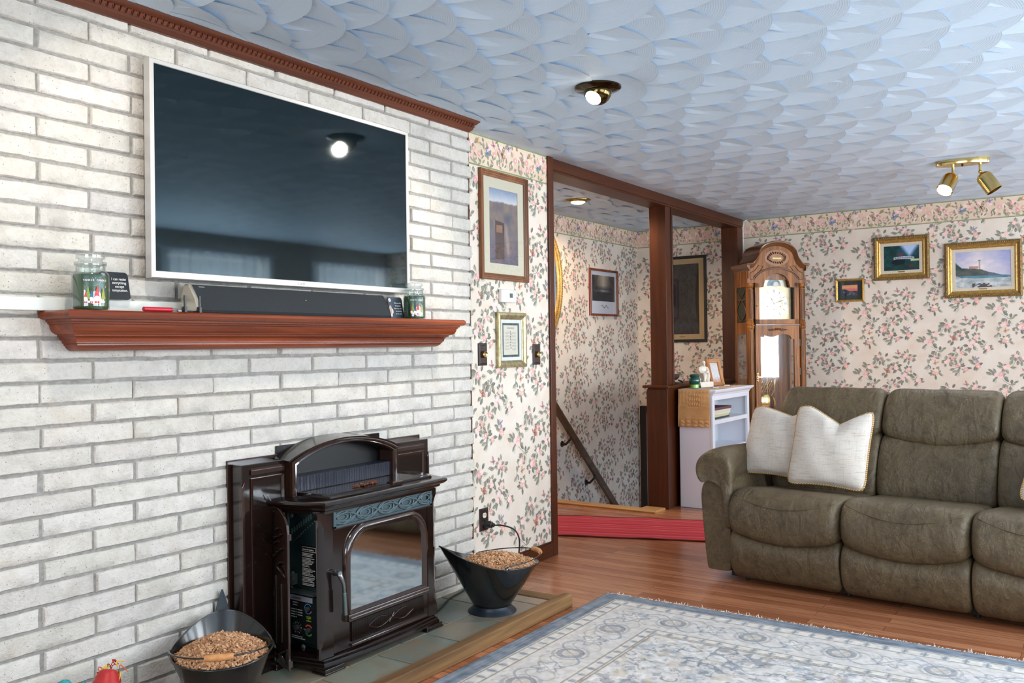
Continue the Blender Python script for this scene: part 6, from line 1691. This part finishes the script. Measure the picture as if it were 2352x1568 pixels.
# ------------------------------------------------------------------ rugs
def area_rug():
    x0, x1, y0, y1 = 1.15, 4.015, -1.1, 2.148; zt = .009
    r = thing('area_rug', 'pale grey and blue oriental rug with fringed edge on the wooden floor', 'rug', ((x0+x1)/2, (y0+y1)/2, 0))
    st = .0045; nx, ny = int((x1-x0)/st), int((y1-y0)/st)
    X = np.linspace(x0, x1, nx+1); Y = np.linspace(y0, y1, ny+1); XX, YY = np.meshgrid(X, Y, indexing='ij')
    dx = np.minimum(x1-XX, XX-x0); dy = np.minimum(y1-YY, YY-y0); e = np.minimum(dx, dy)
    along = np.where(dx < dy, YY, XX)
    def nz(sx, sy, seed):
        g = np.random.default_rng(seed); k = 64; T = g.random((k, k)); xi = XX*sx; yi = YY*sy
        i0 = np.floor(xi).astype(int); j0 = np.floor(yi).astype(int); fx = xi-i0; fy = yi-j0; fx = fx*fx*(3-2*fx); fy = fy*fy*(3-2*fy)
        a = T[i0 % k, j0 % k]; b = T[(i0+1) % k, j0 % k]; c = T[i0 % k, (j0+1) % k]; d = T[(i0+1) % k, (j0+1) % k]
        return (a*(1-fx)+b*fx)*(1-fy)+(c*(1-fx)+d*fx)*fy
    def L(c): return np.array(lin(c)[:3])
    cream, grey, blue, navy, tan = L((216, 210, 204)), L((198, 195, 194)), L((158, 166, 176)), L((98, 108, 122)), L((200, 186, 166))
    col = np.zeros(XX.shape+(3,)); f = nz(7, 7, 1)*.6+nz(17, 17, 2)*.4
    col[:] = cream*(1-f[..., None]*.5)+grey*f[..., None]*.5
    def put(mask, c, a=1.0): 
        mm = np.clip(mask.astype(float)*a, 0, 1)[..., None]; col[:] = col*(1-mm)+c*mm
    # field: scattered leafy scrolls worn by age, denser towards the middle
    fld = e > .46
    n1 = nz(17, 12, 3)*.75+nz(60, 40, 31)*.25; n2 = nz(34, 26, 4)*.75+nz(90, 70, 32)*.25; n3 = nz(5, 5, 5); n4 = nz(62, 40, 15)
    put(fld & (np.abs(n1-.5) < .022) & (n2 > .36), navy, .5); put(fld & (n1 > .64) & (n4 > .45), blue, .6); put(fld & (n2 > .70), navy, .45); put(fld & (n2 < .30), L((228, 225, 222)), .7)
    put(fld & (n3 > .55) & (np.abs(nz(20, 15, 6)-.5) < .05), navy, .6); put(fld & (nz(30, 30, 7) > .8), tan, .6); put(fld & (n4 < .2) & (n3 > .4), blue, .6)
    # main border: rosettes joined by arabesque lines
    bd = (e > .15) & (e < .42); per = .37; t = (along % per)/per-.5; q = (e-.285)
    rad = np.hypot(t*per, q)
    put(bd & (np.abs(rad-.048) < .012), navy, .55); put(bd & (rad < .032), tan, .5); put(bd & (np.abs(rad-.075) < .006), grey*.75, .7)
    t2 = ((along+per/2) % per)/per-.5; rad2 = np.hypot(t2*per, q); ang2 = np.arctan2(q, t2*per)
    put(bd & (np.abs(rad2-.05-.014*np.cos(6*ang2)) < .007), navy*1.2, .5); put(bd & (rad2 < .025), L((226, 224, 220)), .7)
    put(bd & (np.abs(q-.085*np.sin(2*np.pi*along/per)) < .006), blue*.8, .7); put(bd & (np.abs(q+.085*np.sin(2*np.pi*along/per)) < .005), tan*.8, .6)
    put(bd & (np.abs(q-.05*np.sin(4*np.pi*along/per+1)) < .004), navy, .4); put(bd & (n2 > .78), blue, .6)
    # guard stripes
    for a, b in ((.095, .15), (.42, .46)):
        g = (e > a) & (e < b); put(g, L((220, 214, 206)), .8); tt = (along % .075)/.075
        put(g & (np.abs(tt-.5) < .2) & (np.abs(e-(a+b)/2) < (b-a)*.28), blue, .7); put(g & (np.abs(tt-.5) < .07), navy, .5)
    for a in (.092, .15, .418, .462, .476): put(np.abs(e-a) < .0045, tan*.55, .8)
    # outer band in streaked slate blue
    ob = e < .085; s = nz(90, 8, 9)*.5+nz(8, 90, 10)*.5; s = np.where(dx < dy, nz(140, 6, 11), nz(6, 140, 12))*.6+nz(30, 30, 13)*.4
    col[ob] = (L((86, 98, 112))*(1-s[ob][:, None])+L((158, 164, 172))*s[ob][:, None])
    # overall wear
    wv = nz(60, 60, 14); col *= (.86+.26*wv)[..., None]
    V = np.stack([XX, YY, np.full(XX.shape, zt)+.0012*nz(40, 40, 20)], -1).reshape(-1, 3); C4 = np.concatenate([np.clip(col, 0, 1), np.ones(XX.shape+(1,))], -1).reshape(-1, 4)
    I = np.arange((nx+1)*(ny+1)).reshape(nx+1, ny+1); F = np.stack([I[:-1, :-1], I[1:, :-1], I[1:, 1:], I[:-1, 1:]], -1).reshape(-1, 4)
    nV = len(V); ring = np.concatenate([I[:, 0], I[-1, 1:], I[-2::-1, -1], I[0, -2:0:-1]]); low = V[ring].copy(); low[:, 2] = .001
    k = len(ring); S = np.stack([ring, nV+np.arange(k), nV+(np.arange(k)+1) % k, np.roll(ring, -1)], -1)
    V = np.concatenate([V, low]); C4 = np.concatenate([C4, C4[ring]*.8]); F = np.concatenate([F, S])
    me = bpy.data.meshes.new('woven_field'); off = np.array(r.location); me.vertices.add(len(V)); me.vertices.foreach_set('co', (V-off).ravel().astype(np.float32))
    me.loops.add(F.size); me.loops.foreach_set('vertex_index', F.ravel().astype(np.int32)); me.polygons.add(len(F)); me.polygons.foreach_set('loop_start', np.arange(0, F.size, 4, dtype=np.int32))
    me.update(calc_edges=True); at = me.color_attributes.new('tint', 'FLOAT_COLOR', 'POINT'); at.data.foreach_set('color', C4.ravel().astype(np.float32))
    tt = attr_mat('woven_wool', .95, grain=.45, bs=330, bump=.4, spec=.1); me.materials.append(tt); me.validate()
    o = bpy.data.objects.new('woven_field', me); COL.objects.link(o); o.parent = r
    m = MB(); rr = random.Random(2); y = y0
    while y < y1:
        L_ = rr.uniform(.012, .024)*(1.4 if rr.random() < .08 else 1); a = rr.gauss(0, .5); z1 = rr.uniform(.001, .006)+(.012 if rr.random() < .08 else 0)
        m.tube([(x1-.004, y, .006), (x1+L_*.5, y+a*L_*.5, .006), (x1+L_, y+a*L_+rr.uniform(-.006, .006), z1+.002)], [.0022, .0018, .0009], 5); y += rr.uniform(.0035, .0065)
    o = m.build('fringe', plain('fringe_cotton', (226, 218, 206), .9), r, smooth=60); tag(o, 'short cream fringe along the far edge', kind='stuff')
area_rug()
def runner():
    c, s = Vector((.34, -.94, 0)).normalized(), Vector((.94, .34, 0)).normalized()     # long and cross direction
    a = Vector((4.92, 3.52, 0)); L_, Wd = 1.95, .665; a0 = a
    r = thing('runner_rug', 'red striped runner rug on the floor at the head of the stairs', 'rug', a0)
    m = MB(); nl, nw = 120, 150; rr = random.Random(12); st = [rr.choice([(180, 52, 66), (186, 58, 70), (174, 48, 66), (190, 66, 76), (170, 44, 62), (194, 74, 82), (182, 52, 64)]) for _ in range(nw+1)]
    for k in (7, 19, 24, 41, 58, 63, 77, 90, 104, 110, 121, 132, 139, 145): st[k] = (214, 130, 128) if k % 3 else (226, 170, 164)
    def z(u, v): return .0065+.0035*max(0, math.sin(u*26+v))*(1 if v < .06 or v > .94 else .25)
    def P(u, v): return tuple(a0+c*(L_*u)+s*(Wd*v)+Vector((0, 0, z(u, v))))
    m.sheet(lambda u, v: P(v, u), nw, nl, cfn=lambda u, v: lin(st[int(round(u*nw))]))
    m.build('woven_stripes', attr_mat('striped_cotton', .95, grain=.6, bs=260, bump=.4, spec=.1), r, smooth=180)
    m = MB()
    for v in (0, 1): m.tube([P(i/80, v) for i in range(81)], .005, 6)
    m.build('bound_edge', plain('dark_red_binding', (110, 30, 38), .9), r, smooth=60)
runner()
